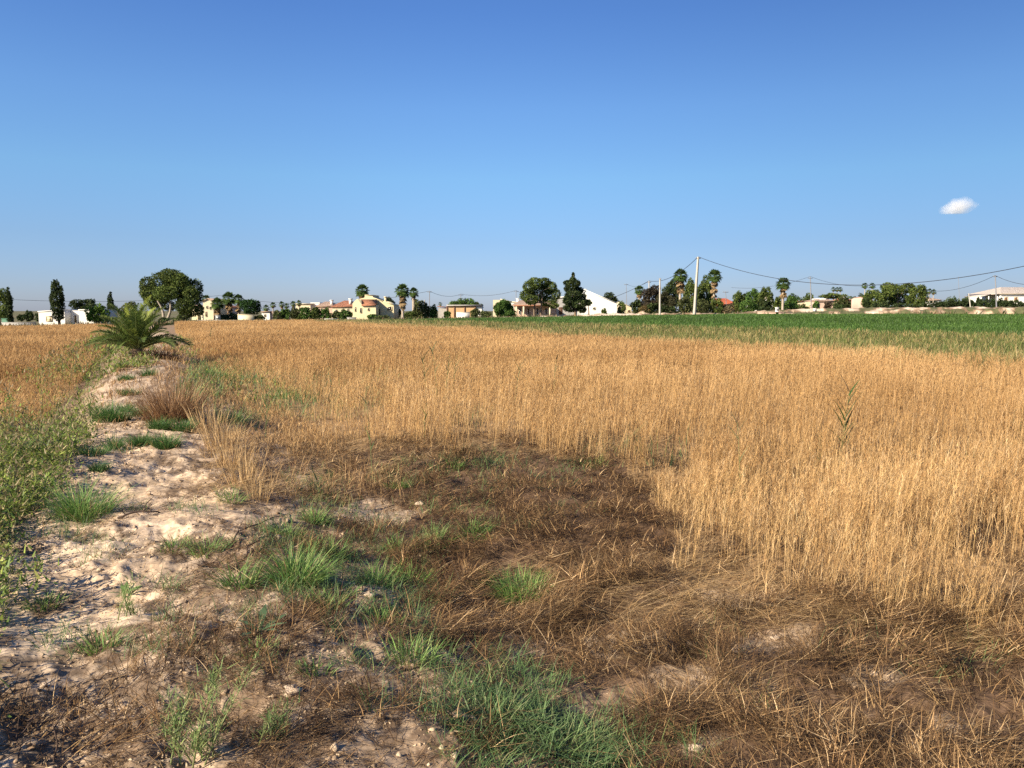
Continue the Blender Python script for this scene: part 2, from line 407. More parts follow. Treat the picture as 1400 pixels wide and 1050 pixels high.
    c = pal([(.60, .43, .25), (.48, .33, .18), (.34, .22, .12), (.22, .13, .075)], n, .14, [.25, .3, .25, .2]); w_ = np.maximum(.003, .0006 * r)
    h_ = U(0, 2 * PI, n); H_ = U(.05, .20, n) * (1 + .5 * (np.abs(UV(xy[:, 0], xy[:, 1])[0] - 1.6) < .9)); l_ = U(0, .9, n); c_ = U(0, .9, n)
    mb.add(*ribbons(B, h_, H_, l_, c_, w_, c, 3, .3, U(-1, 1, n)))
    Pp = stem_points(B, h_, H_, l_, c_, U(.3, .9, n)); mb.add(*ribbons(Pp, U(0, 2 * PI, n), U(.05, .14, n), U(.2, 1.2, n), U(0, 1, n), w_ * 1.2, c, 2, .2, U(-1, 1, n)))
    tag(mb.build('dry_grass', M_dry), 'tall straw coloured dry grass with seed heads standing over the field', 'grass', kind='stuff')
    print('dry stems', N, 'verts', mb.n)

def patch_test(xy, patches, noise=.5, seed=401):
    """0..1 strength inside patches (px, py, rx, ry)"""
    z = zg(xy[:, 0], xy[:, 1], False); px, py = to_px(xy[:, 0], xy[:, 1], z)
    n = fbm(xy[:, 0], xy[:, 1], .35, 3, seed) - .5
    s = np.zeros(len(xy))
    for (cx, cy, rx, ry, a) in patches:
        d = ((px - cx) / rx) ** 2 + ((py - cy) / ry) ** 2 + n * noise * 2
        s = np.maximum(s, a * (1 - sst(.5, 1.15, d)))
    return s, px, py

# dead, matted grass: dark brown burnt-looking patch in the middle, tangle along the bottom right
MAT_P = [(500, 632, 70, 24, .9), (640, 655, 190, 60, 1), (800, 680, 170, 85, 1.1), (800, 620, 90, 30, .9), (700, 760, 190, 60, 1.1), (880, 760, 110, 50, 1),
         (640, 865, 120, 60, .8), (860, 860, 210, 90, 1.1), (1080, 900, 230, 90, 1.1), (1300, 930, 260, 110, 1.1), (1060, 1020, 250, 120, 1), (1400, 1050, 300, 130, 1.1),
         (1550, 950, 250, 120, 1), (500, 720, 110, 70, .6), (400, 700, 70, 40, .3), (560, 960, 160, 110, .35), (400, 900, 140, 60, .4), (220, 900, 150, 60, .25), (330, 780, 110, 50, .35), (80, 1010, 120, 60, .35), (330, 990, 160, 70, .4)]
BARE_P = [(1000, 812, 55, 22, 1), (620, 900, 110, 14, 1), (740, 890, 60, 12, .9), (850, 885, 60, 20, .8), (1035, 960, 60, 40, .9), (520, 700, 60, 18, 1), (590, 955, 70, 40, .7), (930, 925, 40, 18, .7), (1060, 875, 60, 22, .8), (1200, 925, 40, 16, .6), (500, 815, 40, 16, 1),
          (700, 838, 60, 10, .6), (400, 660, 40, 12, .9), (380, 700, 60, 20, .6), (1200, 800, 50, 20, .5), (960, 1010, 40, 25, .7), (790, 770, 60, 10, .35), (1300, 1000, 40, 20, .5)]
def dead_grass():
    mb = MB()
    xy = scatter(2.0, 19, lambda r: min(9500., 9500 * (4.5 / r) ** 1.75))
    s, px, py = patch_test(xy, MAT_P, .45)
    s = s * (1 - .85 * patch_test(xy, BARE_P, 1.3, 407)[0])
    cl = fbm(xy[:, 0], xy[:, 1], .28, 3, 411)
    keep = (rng.random(len(xy)) < s * np.clip(.10 + 4.2 * (cl - .40), np.where(px > 950, .22, .08), 1)) & (DRYMASK(xy[:, 0], xy[:, 1], None) < .5)
    keep |= (DRYMASK(xy[:, 0], xy[:, 1], None) > .5) & (rng.random(len(xy)) < .33) & (np.hypot(xy[:, 0], xy[:, 1]) < 12)
    xy, px, py, s, cl = xy[keep], px[keep], py[keep], s[keep], cl[keep]
    B = on_ground(xy, .005); n = len(xy); r = np.hypot(xy[:, 0], xy[:, 1])
    mound = sst(.40, .60, cl) * .13 * np.clip(s, 0, 1) * np.where(px > 550, 1, .5)
    B[:, 2] += np.abs(rng.normal(0, .02, n)) + mound * np.sqrt(rng.random(n))
    dark = fbm(xy[:, 0], xy[:, 1], 1.3, 3, 421) * .55 + .45 * np.where(py < 790, .82, .60) + np.where((px > 980) & (py > 830), .05, 0)
    a = pal([(.062, .038, .023), (.105, .062, .034), (.165, .098, .05), (.25, .155, .075), (.42, .28, .14)], n, .18, [.30, .30, .22, .12, .06])
    b = pal([(.30, .185, .09), (.50, .335, .17), (.19, .115, .06), (.72, .53, .31), (.12, .073, .04), (.055, .036, .024)], n, .15, [.20, .15, .18, .07, .20, .20])
    ck = fbm(xy[:, 0], xy[:, 1], .17, 3, 425)
    k = rng.random(n) < np.clip(sst(.42, .66, dark) * .88 + 1.6 * (ck - .5), .03, .97)
    col = np.where(k[:, None], a, b) * (1 + 1.5 * (fbm(xy[:, 0], xy[:, 1], .13, 2, 427)[:, None] - .5)).clip(.35, 1.7)
    hf = 2 * PI * fbm(xy[:, 0], xy[:, 1], .5, 2, 431) * 2
    hd = hf + rng.normal(0, 1.1, n)
    up = rng.random(n) < .16
    lean = np.where(up, U(.05, .8, n), U(1.0, 1.58, n)); curve = np.where(up, U(.1, 1.2, n), U(-.1, .45, n))
    H = np.where(up, U(.05, .16, n), U(.04, .19, n)) * np.where(py < 790, .8, 1.1) * (1 + .5 * (cl - .5))
    wd = np.maximum(.0024, .00058 * r) * U(.7, 1.6, n)
    mb.add(*ribbons(B, hd, H, lean, curve, wd, col, 3, .25, U(-1.2, 1.2, n)))
    # tall leftover stems, leaning every way, in the bottom right
    xy = scatter(2.2, 6.5, lambda r: 45.)
    s, px, py = patch_test(xy, [(1150, 900, 320, 70, .9), (1420, 960, 300, 140, 1), (1100, 1030, 260, 90, .8), (900, 850, 120, 60, .3)], .6, 441)
    keep = rng.random(len(xy)) < s * .55; xy = xy[keep]; B = on_ground(xy); n = len(xy)
    mb.add(*ribbons(B, U(0, 2 * PI, n), U(.1, .42, n), U(.0, 1.3, n), U(0, .9, n), U(.0018, .0034, n), pal([(.56, .37, .17), (.44, .28, .13), (.30, .19, .10)], n, .15), 4, .3, U(-1, 1, n)))
    tag(mb.build('dead_grass', M_dead), 'matted brown dead grass lying flat in a dark tangle in front of the standing straw', 'grass', kind='stuff')
    print('dead', mb.n)

def litter():
    mb = MB()
    xy = scatter(2.0, 30, lambda r: min(4500., 4500 * (4. / r) ** 1.9))
    u, s_ = UV(xy[:, 0], xy[:, 1]); px, py = to_px(xy[:, 0], xy[:, 1], 0 * u)
    n1 = fbm(xy[:, 0], xy[:, 1], .28, 4, 131)
    keep = (u > -1.8) & (rng.random(len(xy)) < np.clip(.10 + 3.4 * (n1 - .40), .07, .95)) & (DRYMASK(xy[:, 0], xy[:, 1], None) < .5)
    xy = xy[keep]; B = on_ground(xy, -.003); n = len(xy); r = np.hypot(xy[:, 0], xy[:, 1])
    mb.add(*ribbons(B, U(0, 2 * PI, n), U(.015, .11, n), U(1.15, 1.6, n), U(-.3, .4, n), np.maximum(.0018, .0005 * r) * U(.7, 1.8, n),
                    pal([(.13, .08, .05), (.22, .14, .08), (.5, .34, .18), (.08, .05, .035), (.36, .24, .13)], n, .15, [.3, .25, .12, .2, .13]), 1, .5, U(-1, 1, n)))
    # straw stubble thrown on the ground in front of the standing grass
    xy = scatter(3.4, 14, lambda r: min(1500., 1500 * (5. / r) ** 1.5))
    s, px, py = patch_test(xy, [(1150, 835, 330, 38, 1), (1450, 870, 260, 40, 1), (960, 800, 120, 40, .7), (800, 800, 190, 30, .5), (880, 840, 120, 22, .6), (420, 640, 130, 50, .5), (330, 640, 70, 70, .6), (1000, 960, 90, 50, .4), (640, 610, 260, 18, .6)], .5, 451)
    keep = (rng.random(len(xy)) < s); xy = xy[keep]; B = on_ground(xy, -.01); n = len(xy); r = np.hypot(xy[:, 0], xy[:, 1])
    B[:, 2] += np.abs(rng.normal(0, .02, n))
    hf = rng.normal(.1, .5, n) + PI * (rng.random(n) < .5)
    mb.add(*ribbons(B, hf, U(.08, .42, n), U(1.25, 1.62, n), U(-.15, .15, n), np.maximum(.0025, .0005 * r), pal([(.60, .42, .21), (.48, .32, .15), (.70, .52, .30), (.3, .19, .1)], n, .12), 2, .5, U(-1, 1, n)))
    tag(mb.build('straw_litter', M_dead), 'loose straw and dead stalk litter scattered over the sandy soil', 'straw litter', kind='stuff')
    print('litter', mb.n)

# green grass that has no single tuft of its own
GRN_P = [(680, 960, 120, 60, 1), (780, 1010, 150, 50, 1), (720, 1045, 120, 40, .8), (860, 1040, 110, 40, .7), (620, 990, 60, 30, .7), (420, 820, 60, 22, .8), (470, 790, 60, 40, .8), (430, 660, 45, 25, .7),
         (455, 700, 60, 30, .7), (560, 650, 60, 22, .7), (645, 630, 50, 16, .9), (560, 760, 60, 25, .7), (600, 745, 40, 20, .6), (500, 730, 70, 24, .8), (390, 740, 60, 30, .7), (620, 690, 90, 18, .5), (690, 660, 60, 12, .5), (560, 835, 70, 30, .8), (510, 900, 70, 30, .6), (600, 925, 60, 25, .6), (480, 860, 50, 25, .6), (230, 800, 40, 16, .5), (100, 880, 50, 20, .4), (180, 700, 30, 10, .4), (700, 720, 60, 14, .5), (780, 700, 50, 12, .45), (740, 660, 70, 12, .5), (560, 880, 50, 30, .5),
         (300, 850, 120, 14, .55), (360, 840, 50, 20, .6), (270, 700, 40, 14, .5), (520, 965, 50, 20, .5), (330, 920, 60, 20, .3), (210, 890, 70, 20, .35), (150, 615, 50, 10, .8), (800, 640, 60, 10, .5), (70, 740, 70, 40, .6), (120, 760, 60, 30, .5), (1180, 880, 80, 30, .22), (1000, 880, 60, 30, .2), (1300, 900, 90, 40, .2)]
# dark green patches in and beside the standing grass right of the berm
GRN_F = [(300, 520, 50, 26, 1), (270, 545, 40, 22, .8), (345, 520, 45, 18, .8), (320, 580, 40, 16, 1), (390, 545, 55, 28, .9), (380, 500, 80, 18, .55), (460, 520, 90, 24, .5), (430, 562, 80, 18, .6), (520, 500, 60, 16, .35), (500, 545, 60, 20, .4), (620, 500, 50, 14, .35), (350, 480, 60, 8, .3), (560, 505, 60, 14, .2), (900, 630, 40, 10, .5), (1010, 690, 30, 12, .4), (1140, 640, 30, 20, .6), (1130, 655, 20, 12, .6), (1240, 670, 25, 14, .35),
         (1340, 650, 30, 30, .3), (640, 575, 30, 16, .3), (830, 620, 60, 14, .3), (1180, 720, 20, 20, .3), (1390, 600, 30, 30, .25), (440, 455, 60, 4, .25), (700, 640, 40, 10, .4)]
def green_grass():
    mb = MB()
    for pts, dens, hh, sd in ((GRN_P, 3800., (.06, .17), 501), (GRN_F, 900., (.26, .56), 521)):
        xy = scatter(2.0, 30, lambda r: min(dens, dens * (4.5 / r) ** 1.5))
        s, px, py = patch_test(xy, pts, .55, sd)
        cl = fbm(xy[:, 0], xy[:, 1], .16, 3, sd + 5)
        keep = rng.random(len(xy)) < s * np.clip(.2 + 3. * (cl - .38), .06, 1); xy = xy[keep]; B = on_ground(xy); n = len(xy); r = np.hypot(xy[:, 0], xy[:, 1])
        mb.add(*ribbons(B, U(0, 2 * PI, n), U(*hh, n), U(.05, .95, n), U(.2, 1.3, n), np.maximum(.0036, .0006 * r) * U(.7, 1.3, n),
                        pal([(.14, .24, .085), (.10, .19, .065), (.19, .30, .10), (.27, .34, .12), (.38, .33, .15)], n, .18, [.32, .3, .2, .12, .06]), 3, .15, U(-1, 1, n)))
    tag(mb.build('green_grass', M_green), 'short green grass creeping over the dead thatch and sandy soil', 'grass', kind='stuff')
    print('green', mb.n)

def weeds_left():
    """leafy olive weeds on the left flank of the berm and thinly in the left field"""
    mb = MB()
    xy = scatter(2.6, 75, lambda r: min(170., 170 * (7. / r) ** 1.25))
    u, s = UV(xy[:, 0], xy[:, 1]); nz = fbm(xy[:, 0], xy[:, 1], 1.2, 3, 601)
    e = -1.12 + (nz - .5) * 1.1
    d = 1 - sst(-1.0, -.60, u + (nz - .5) * .6)
    far = np.clip(1 - (-u - 1.7) / 2.6, .09, 1) * (.35 + 1.3 * sst(.35, .65, fbm(xy[:, 0], xy[:, 1], 2.5, 3, 611)))
    k2 = (u > .9) & (u < 3.0) & (s > 16) & (s < 60)
    prob = np.where(u < 0, d * far * (1 - .86 * sst(9.5, 15, s)) * (.3 + 1.4 * sst(.42, .6, fbm(xy[:, 0], xy[:, 1], 1.7, 3, 631))), np.where(k2, .12, 0)) * (xy[:, 1] < 75)
    # greener strip around the foot of the palm and beyond it
    prob = np.where((s > 24) & (np.abs(u + 1.2) < 1.6), .5, prob)
    keep = rng.random(len(xy)) < prob * .8
    xy = xy[keep]; B = on_ground(xy); n = len(xy); r = np.hypot(xy[:, 0], xy[:, 1])
    H = U(.32, .72, n) * (.55 + .45 * sst(-3.4, -2.0, u[keep])) * (.8 + .5 * fbm(xy[:, 0], xy[:, 1], .9, 2, 621)) * (1 - .6 * sst(-1.9, -.9, u[keep])); hd = U(0, 2 * PI, n); ln = np.abs(rng.normal(.12, .18, n)); cv = U(0, .6, n)
    sc = np.maximum(1, r / 9.)
    mb.add(*ribbons(B, hd, H, ln, cv, .005 * sc, pal([(.16, .17, .07), (.22, .19, .09)], n, .15), 3, .4))
    for q in range(30):
        lv = 30 if True else 0
        k = rng.random(n) < np.where(r < 10, 1, np.where(r < 25, .6, .28)); m = int(k.sum())
        if not m: continue
        t = U(.12, 1.05, m); Pp = stem_points(B[k], hd[k], H[k], ln[k], cv[k], np.minimum(t, 1))
        a = U(0, 2 * PI, m); off = np.abs(rng.normal(0, .075, m)) * (1.15 - t * .6) * np.sqrt(sc[k])
        Pp[:, 0] += np.cos(a) * off; Pp[:, 1] += np.sin(a) * off; Pp[:, 2] += rng.normal(0, .03, m)
        tip = t > .93
        c = pal([(.23, .32, .055), (.33, .40, .08), (.12, .19, .04), (.42, .42, .12), (.50, .40, .19)], m, .2, [.3, .24, .32, .08, .06])
        c[tip] = pal([(.34, .27, .14), (.28, .22, .11)], int(tip.sum()), .12)
        s_ = sc[k] ** .75
        mb.add(*ribbons(Pp, U(0, 2 * PI, m), U(.022, .065, m) * s_, U(.2, 1.6, m), U(0, .8, m), U(.009, .024, m) * s_, c, 1, .3, U(-1, 1, m)))
    # low fillers of the same green down among the stems, close to the camera
    xy = scatter(2.6, 22, lambda r: min(1300., 1300 * (5. / r) ** 1.5))
    u, s = UV(xy[:, 0], xy[:, 1]); nz = fbm(xy[:, 0], xy[:, 1], 1.2, 3, 601)
    keep = (1 - sst(-1.08, -.66, u + (nz - .5) * .7)) * np.clip(1.25 - (-u - 1.6) / 2.0, .08, 1) * (1 - .8 * sst(9, 14, s)) > rng.random(len(xy)) * 1.4
    xy = xy[keep]; B = on_ground(xy); n = len(xy); r = np.hypot(xy[:, 0], xy[:, 1])
    mb.add(*ribbons(B, U(0, 2 * PI, n), U(.08, .30, n), U(.0, .8, n), U(.2, 1.3, n), np.maximum(.0036, .0006 * r), pal([(.19, .27, .065), (.26, .33, .08), (.42, .35, .16), (.12, .18, .05)], n, .15, [.35, .25, .2, .2]), 2, .2, U(-1, 1, n)))
    tag(mb.build('weeds', M_green), 'leafy olive green weeds along the left flank of the sandy berm', 'weeds', kind='stuff')
    print('weeds', mb.n)

def reeds_band():
    mb = MB()
    xy = scatter(22, 120, lambda r: min(60., 60 * (26 / r) ** 1.2), (-20, 50))
    k = REEDMASK(xy[:, 0], xy[:, 1]); u, s = UV(xy[:, 0], xy[:, 1])
    nn = fbm(xy[:, 0], xy[:, 1], 3, 3, 701)
    k &= rng.random(len(xy)) < sst(19.5, 24, u + (nn - .5) * 4) * .75 + .25
    xy = xy[k]; B = on_ground(xy); n = len(xy); r = np.hypot(xy[:, 0], xy[:, 1]); u, s = UV(xy[:, 0], xy[:, 1])
    g = rng.random(n) < .30 + .30 * sst(21, 27, u) + .4 * (fbm(xy[:, 0], xy[:, 1], 2.5, 3, 731) - .3)
    c = np.where(g[:, None], pal([(.16, .20, .05), (.22, .25, .07), (.09, .125, .035)], n, .15), pal([(.5, .36, .15), (.36, .31, .12), (.58, .44, .2)], n, .12))
    w_ = .00055 * r
    mb.add(*ribbons(B, U(0, 2 * PI, n), U(.42, .74, n), U(0, .2, n), U(0, .5, n), w_, c, 2, .4, U(-1, 1, n)))
    for q in range(2):
        Pp = B.copy(); Pp[:, 2] += U(.1, .5, n)
        mb.add(*ribbons(Pp, U(0, 2 * PI, n), U(.2, .4, n), U(.2, .7, n), U(.2, 1, n), w_ * 1.3, c * U(.8, 1.15, n)[:, None], 1, .15, U(-1, 1, n)))
    tag(mb.build('reed_grass', M_green), 'mixed green and straw reed grass between the dry field and the green crop', 'reeds', kind='stuff')
    # the crop itself
    mb = MB()
    xy = scatter(36, 134, lambda r: min(42., 42 * (45 / r) ** 1.3), (-18, 50))
    k = CROPMASK(xy[:, 0], xy[:, 1]) > .5; xy = xy[k]; B = on_ground(xy); n = len(xy); r = np.hypot(xy[:, 0], xy[:, 1])
    ht = .42 + .10 * fbm(xy[:, 0], xy[:, 1], 5, 3, 711)
    tn = fbm(xy[:, 0], xy[:, 1], 6, 3, 721)[:, None]
    c = pal([(.085, .165, .032), (.11, .20, .038), (.066, .13, .026)], n, .12) * (.75 + .5 * tn)
    for q in range(3):
        mb.add(*ribbons(B, U(0, 2 * PI, n), ht * U(.8, 1.15, n), U(0, .5, n), U(.1, 1.0, n), .0011 * r, c * U(.85, 1.15, n)[:, None], 2, .2, U(-1, 1, n)))
    tag(mb.build('crop', M_green), 'dense dark green crop filling the field beyond the reeds', 'crop', kind='stuff')
    print('reed/crop', mb.n)

# ---------------------------------------------------------------- single foreground plants
def tuft(px, py, R, H, n, label, cols=None, lean=(.05, .85), name='grass_tuft', group='tufts on the sandy berm and the thatch', matl=None, curve=(.2, 1.2), w_=.0055, cat='grass tuft'):
    c = ground_at(px, py); o = MB()
    a = U(0, 2 * PI, n); rr = R * np.sqrt(U(0, 1, n)) * (.75 + .5 * vn(a * 1.3, a * 0, int(px)))
    xy = np.stack([c.x + rr * np.cos(a), c.y + rr * np.sin(a)], -1); B = on_ground(xy)
    hd = a + rng.normal(0, .7, n); d = math.hypot(c.x, c.y)
    ln = lean[0] + (lean[1] - lean[0]) * np.clip(rr / R * .7 + U(-.2, .4, n), 0, 1)
    dm = rng.random(n) < .10
    col = pal(cols or [(.16, .30, .07), (.11, .22, .055), (.23, .39, .09), (.32, .41, .13)], n, .16)
    if cols is None: col[dm] = pal([(.45, .34, .18), (.3, .2, .1)], int(dm.sum()), .1)
    o.add(*ribbons(B, hd, H * U(.4, 1.2, n), ln, U(*curve, n), np.maximum(w_, .0006 * d) * U(.7, 1.3, n), col, 4, .12, U(-1, 1, n), col * 1.12))
    root = empty(name, (c.x, c.y, c.z))
    ob = o.build('blades', matl or M_green, root)
    # a tuft is one mesh: keep the mesh top-level
    ob.parent = None; ob.location = root.location; bpy.data.objects.remove(root)
    ob.name = name; tag(ob, label, cat, group)
    return ob
BRN = [(.20, .13, .075), (.13, .085, .05), (.30, .19, .10), (.10, .065, .04)]
def tufts():
    T = [(708, 815, .18, .24, 620, 'broad bright green grass tuft rising from matted brown thatch'),
         (648, 733, .13, .20, 240, 'small vivid green grass tuft standing alone on the dark brown thatch'),
         (405, 797, .15, .30, 560, 'tallest green grass tuft, with long upright blades, right of the sandy ridge'),
         (515, 800, .16, .20, 260, 'spiky green tuft with stiff spreading blades beside the pale stone'),
         (562, 795, .15, .18, 240, 'grey green tuft growing out of the edge of the brown thatch'),
         (595, 745, .14, .20, 200, 'upright green tuft between the pale bare patch and the small vivid tuft'),
         (328, 800, .12, .20, 180, 'dark green tuft in the litter left of the tallest tuft'),
         (112, 705, .21, .36, 620, 'large dark green tuft on the left shoulder of the sandy ridge'),
         (225, 612, .16, .22, 520, 'rounded green cushion on the ridge crest, right one of the front pair'),
         (192, 608, .12, .18, 360, 'rounded green cushion on the ridge crest, left one of the front pair'),
         (250, 590, .17, .24, 360, 'green cushion of grass at the foot of the brown shrub'),
         (218, 585, .15, .22, 300, 'green cushion of grass behind the front pair on the ridge'),
         (125, 622, .20, .14, 300, 'low flat green cushion along the left edge of the ridge'),
         (157, 614, .10, .24, 200, 'pointed green tuft at the end of the low flat cushion'),
         (137, 643, .10, .13, 200, 'small green cushion alone on pale sand left of the crest'),
         (152, 572, .30, .34, 600, 'wide green cushion under the left weeds, far along the ridge'),
         (282, 755, .14, .16, 170, 'sparse green tuft on pale sand by the dark stick'),
         (240, 750, .12, .12, 120, 'thin low tuft on bare pale sand in the middle of the ridge'),
         (317, 685, .12, .15, 130, 'small green tuft at the foot of the pale straw fringe'),
         (140, 888, .10, .14, 130, 'dark green rosette with thin stalks on the left slope of the sand'),
         (810, 637, .20, .16, 180, 'bluish green tuft at the back edge of the brown thatch'),
         (565, 905, .13, .15, 170, 'green tuft left of the dark brown tussock'),
         (430, 715, .12, .18, 260, 'bushy green tuft behind the tallest tuft, at the left end of the thatch'),
         (450, 760, .14, .18, 300, 'leafy green tuft just up right of the tallest tuft'),
         (395, 735, .11, .16, 220, 'green tuft up left of the tallest tuft by the long stick'),
         (545, 755, .12, .16, 240, 'green tuft in the gap left of the upright tuft'),
         (445, 830, .13, .10, 220, 'flat spreading green tuft below the tallest tuft'),
         (620, 640, .20, .14, 260, 'low green tuft at the back of the thatch, left of the bluish one'),
         (545, 668, .16, .14, 220, 'low bluish tuft right of the lone slim reed'),
         (672, 985, .25, .20, 900, 'big lush green grass clump at bottom centre, its left part'),
         (772, 1022, .24, .16, 800, 'big lush green grass clump at bottom centre, its right part'),
         (430, 920, .08, .08, 90, 'tiny tuft in the dark litter under the stone'),
         (60, 830, .10, .12, 120, 'small green tuft below the left weeds on bare sand'),
         (350, 895, .10, .07, 110, 'low green tuft under the broad leaved weed'),
         (520, 850, .10, .12, 130, 'small tuft below the pale stone'),
         (168, 503, .28, .24, 200, 'small dark green clump on the ridge just in front of the palm, left side'),
         (171, 520, .22, .20, 180, 'dark green clump on the ridge crest, second in front of the palm'),
         (176, 541, .22, .20, 200, 'flat green clump on the ridge crest behind the brown shrub level'),
         (203, 514, .20, .28, 160, 'upright green clump on the right of the ridge before the palm'),
         (172, 561, .12, .18, 140, 'small round green clump on pale sand mid ridge'),
         (193, 569, .14, .22, 180, 'green clump touching the left side of the brown shrub'),
         (300, 520, .40, .42, 420, 'dark green bush of grass in the straw right of the brown shrub'),
         (318, 578, .24, .30, 300, 'dark green grass clump at the front edge of the straw near the fringe'),
         (395, 545, .34, .34, 260, 'loose green grass clump standing among the straw beside the ridge'),
         (1040, 985, .06, .20, 40, 'few thin green blades poking through the tangle at bottom right')]
    for px, py, R, H, n, lb in T:
        if py > 980 and R > .2: tuft(px, py, R, .12, n * 2, lb, [(.15, .24, .09), (.11, .18, .065), (.21, .31, .115), (.30, .32, .15)], (.3, 1.3), w_=.0062, curve=(.1, 1.6))
        elif py < 660 and px < 260: tuft(px, py, R * .78, H * .85, int(n * 1.4), lb, [(.09, .19, .05), (.065, .14, .038), (.14, .25, .065)], (.0, .8), curve=(.1, .9))
        else: tuft(px, py, R * .85, H * .92, n, lb)
    for px, py, R, H, n, lb in [(640, 888, .20, .22, 420, 'dark brown dead tussock with drooping blades on pale sand'),
                                (735, 905, .16, .20, 260, 'dead brown tussock behind the big green patch'),
                                (900, 880, .26, .22, 420, 'broad dead tussock in the thatch in front of the straw'),
                                (960, 960, .22, .20, 320, 'olive brown dead tussock right of the green patch'),
                                (1120, 905, .26, .24, 420, 'dark dead tussock under the folded straw')]:
        tuft(px, py, R, H, n, lb, BRN, (.1, .9), 'dead_tussock', 'dead tussocks in the thatch', M_dead, (.8, 2.2), .003, 'tussock')
    tuft(236, 575, .30, .66, 1100, 'reddish brown dead shrub of fine twigs on the right side of the ridge', [(.28, .17, .095), (.19, .115, .065), (.40, .26, .15)], (.0, .9), 'dead_shrub', None, M_dead, (-.2, .7), .004, 'shrub')
    tuft(222, 490, .55, .42, 420, 'dark dead brush at the foot of the young palm', [(.13, .075, .055), (.2, .12, .08)], (.0, 1.0), 'dead_brush', None, M_dead, (-.2, .7), .008, 'brush')
    STW = [(.62, .46, .26), (.72, .55, .33), (.5, .35, .18)]
    for i, (px, py, R, H, n) in enumerate([(306, 615, .18, .42, 170), (318, 642, .15, .42, 170), (334, 668, .12, .40, 150), (352, 684, .09, .32, 70), (285, 590, .22, .42, 150)]):
        lb = ['pale bleached straw clump in the middle of the fringe beside the ridge', 'pale bleached straw clump next to the small green tuft', 'tall pale straw clump at the near end of the fringe',
              'thin pale stubble clump at the nearest corner of the straw fringe', 'pale straw clump beside the brown shrub at the far end of the fringe'][i]
        tuft(px, py, R, H, n, lb, STW, (0, .35), 'straw_clump', 'bleached straw clumps beside the ridge', M_dry, (0, .5), .0045, 'straw clump')

def reed(px, py, H, nl, label, lean=0.0, hd=0.0, ls=.22, col=(.13, .20, .06), group='green reeds in the dry field', dark=1., ground=None, lw=.016):
    c = ground if ground else ground_at(px, py); d = math.hypot(c.x, c.y); root = empty('reed', tuple(c))
    m = MB(); B = np.array([[c.x, c.y, c.z - .02]]); h = np.array([hd]); Hh = np.array([H]); l = np.array([lean]); cv = np.array([.12])
    pts = [stem_points(B, h, Hh, l, cv, np.array([t]))[0] for t in np.linspace(0, 1, 7)]
    m.tube([Vector(p) for p in pts], [max(.004, .0004 * d) * (1 - .6 * t) for t in np.linspace(0, 1, 7)], 5, (.30, .33, .13))
    st = m.build('stem', M_green, root)
    m = MB(); t = np.linspace(.52 if H > 1.05 else .35, .98, nl); n = nl
    Pp = np.concatenate([stem_points(B, h, Hh, l, cv, np.array([q])) for q in t])
    hh = np.where(np.arange(n) % 2 == 0, 0.1, PI - .1) + rng.normal(0, .35, n)
    m.add(*ribbons(Pp, hh, ls * U(.75, 1.2, n), U(.25, .6, n), U(.1, .6, n), np.full(n, max(lw, .0016 * d)), np.array([col] * n) * U(.8, 1.15, n)[:, None] * dark, 4, .06, U(-.4, .4, n)))
    m.build('leaves', M_green, root)
    tag(root, label, 'reed', group)
def reeds():
    # base pixels lie under the standing straw
    reed(1148, 650, 1.02, 16, 'dark green reed with upward leaves rising above the straw on the right', .02, 0, .30, (.065, .115, .03), lw=.034)
    reed(556, 0, 1.0, 7, 'slim green reed with paired leaves standing alone at the front edge of the straw', .03, 2.5, .21, (.11, .17, .055), ground=ground_at(509, 655), lw=.022)
    for px, py, H, lb in [(598, 545, 1.15, 'tallest of the reeds in the small stand in the middle of the straw field'), (609, 545, 1.0, 'reed second from the left in the small stand in mid field'),
                          (619, 545, 1.02, 'bushy topped reed at the right of the small stand in mid field'), (583, 540, .9, 'leaning reed left of the small stand in mid field')]:
        reed(px, py, H, 8, lb, .06, 2.6 if px < 600 else .6, .3, (.12, .17, .07))
    reed(703, 560, .9, 7, 'single dark reed right of the small stand, curved at its tip', .08, .3, .26, (.09, .12, .05))
    reed(757, 545, .88, 5, 'short dark reed spike far out in the straw', 0, 0, .2, (.09, .12, .05))
    reed(580, 610, .62, 6, 'small green reed at the back edge of the thatch', 0, 0, .18)
    reed(1012, 690, .85, 8, 'pale green reed half hidden in the straw left of the dark one', .03, 2, .2, (.24, .27, .12))
    reed(363, 600, .6, 6, 'green reed beside the brown patch near the ridge', .05, 1, .22)
    reed(438, 690, .26, 9, 'bushy young green reed in front of the thatch', .1, 2.6, .16)
    reed(288, 470, .85, 5, 'thin dark reed standing in the straw right of the young palm', 0, 0, .2, (.1, .09, .05))
    reed(380, 470, .7, 5, 'thin dark reed far off in the straw behind the ridge', 0, 0, .2, (.1, .1, .05))

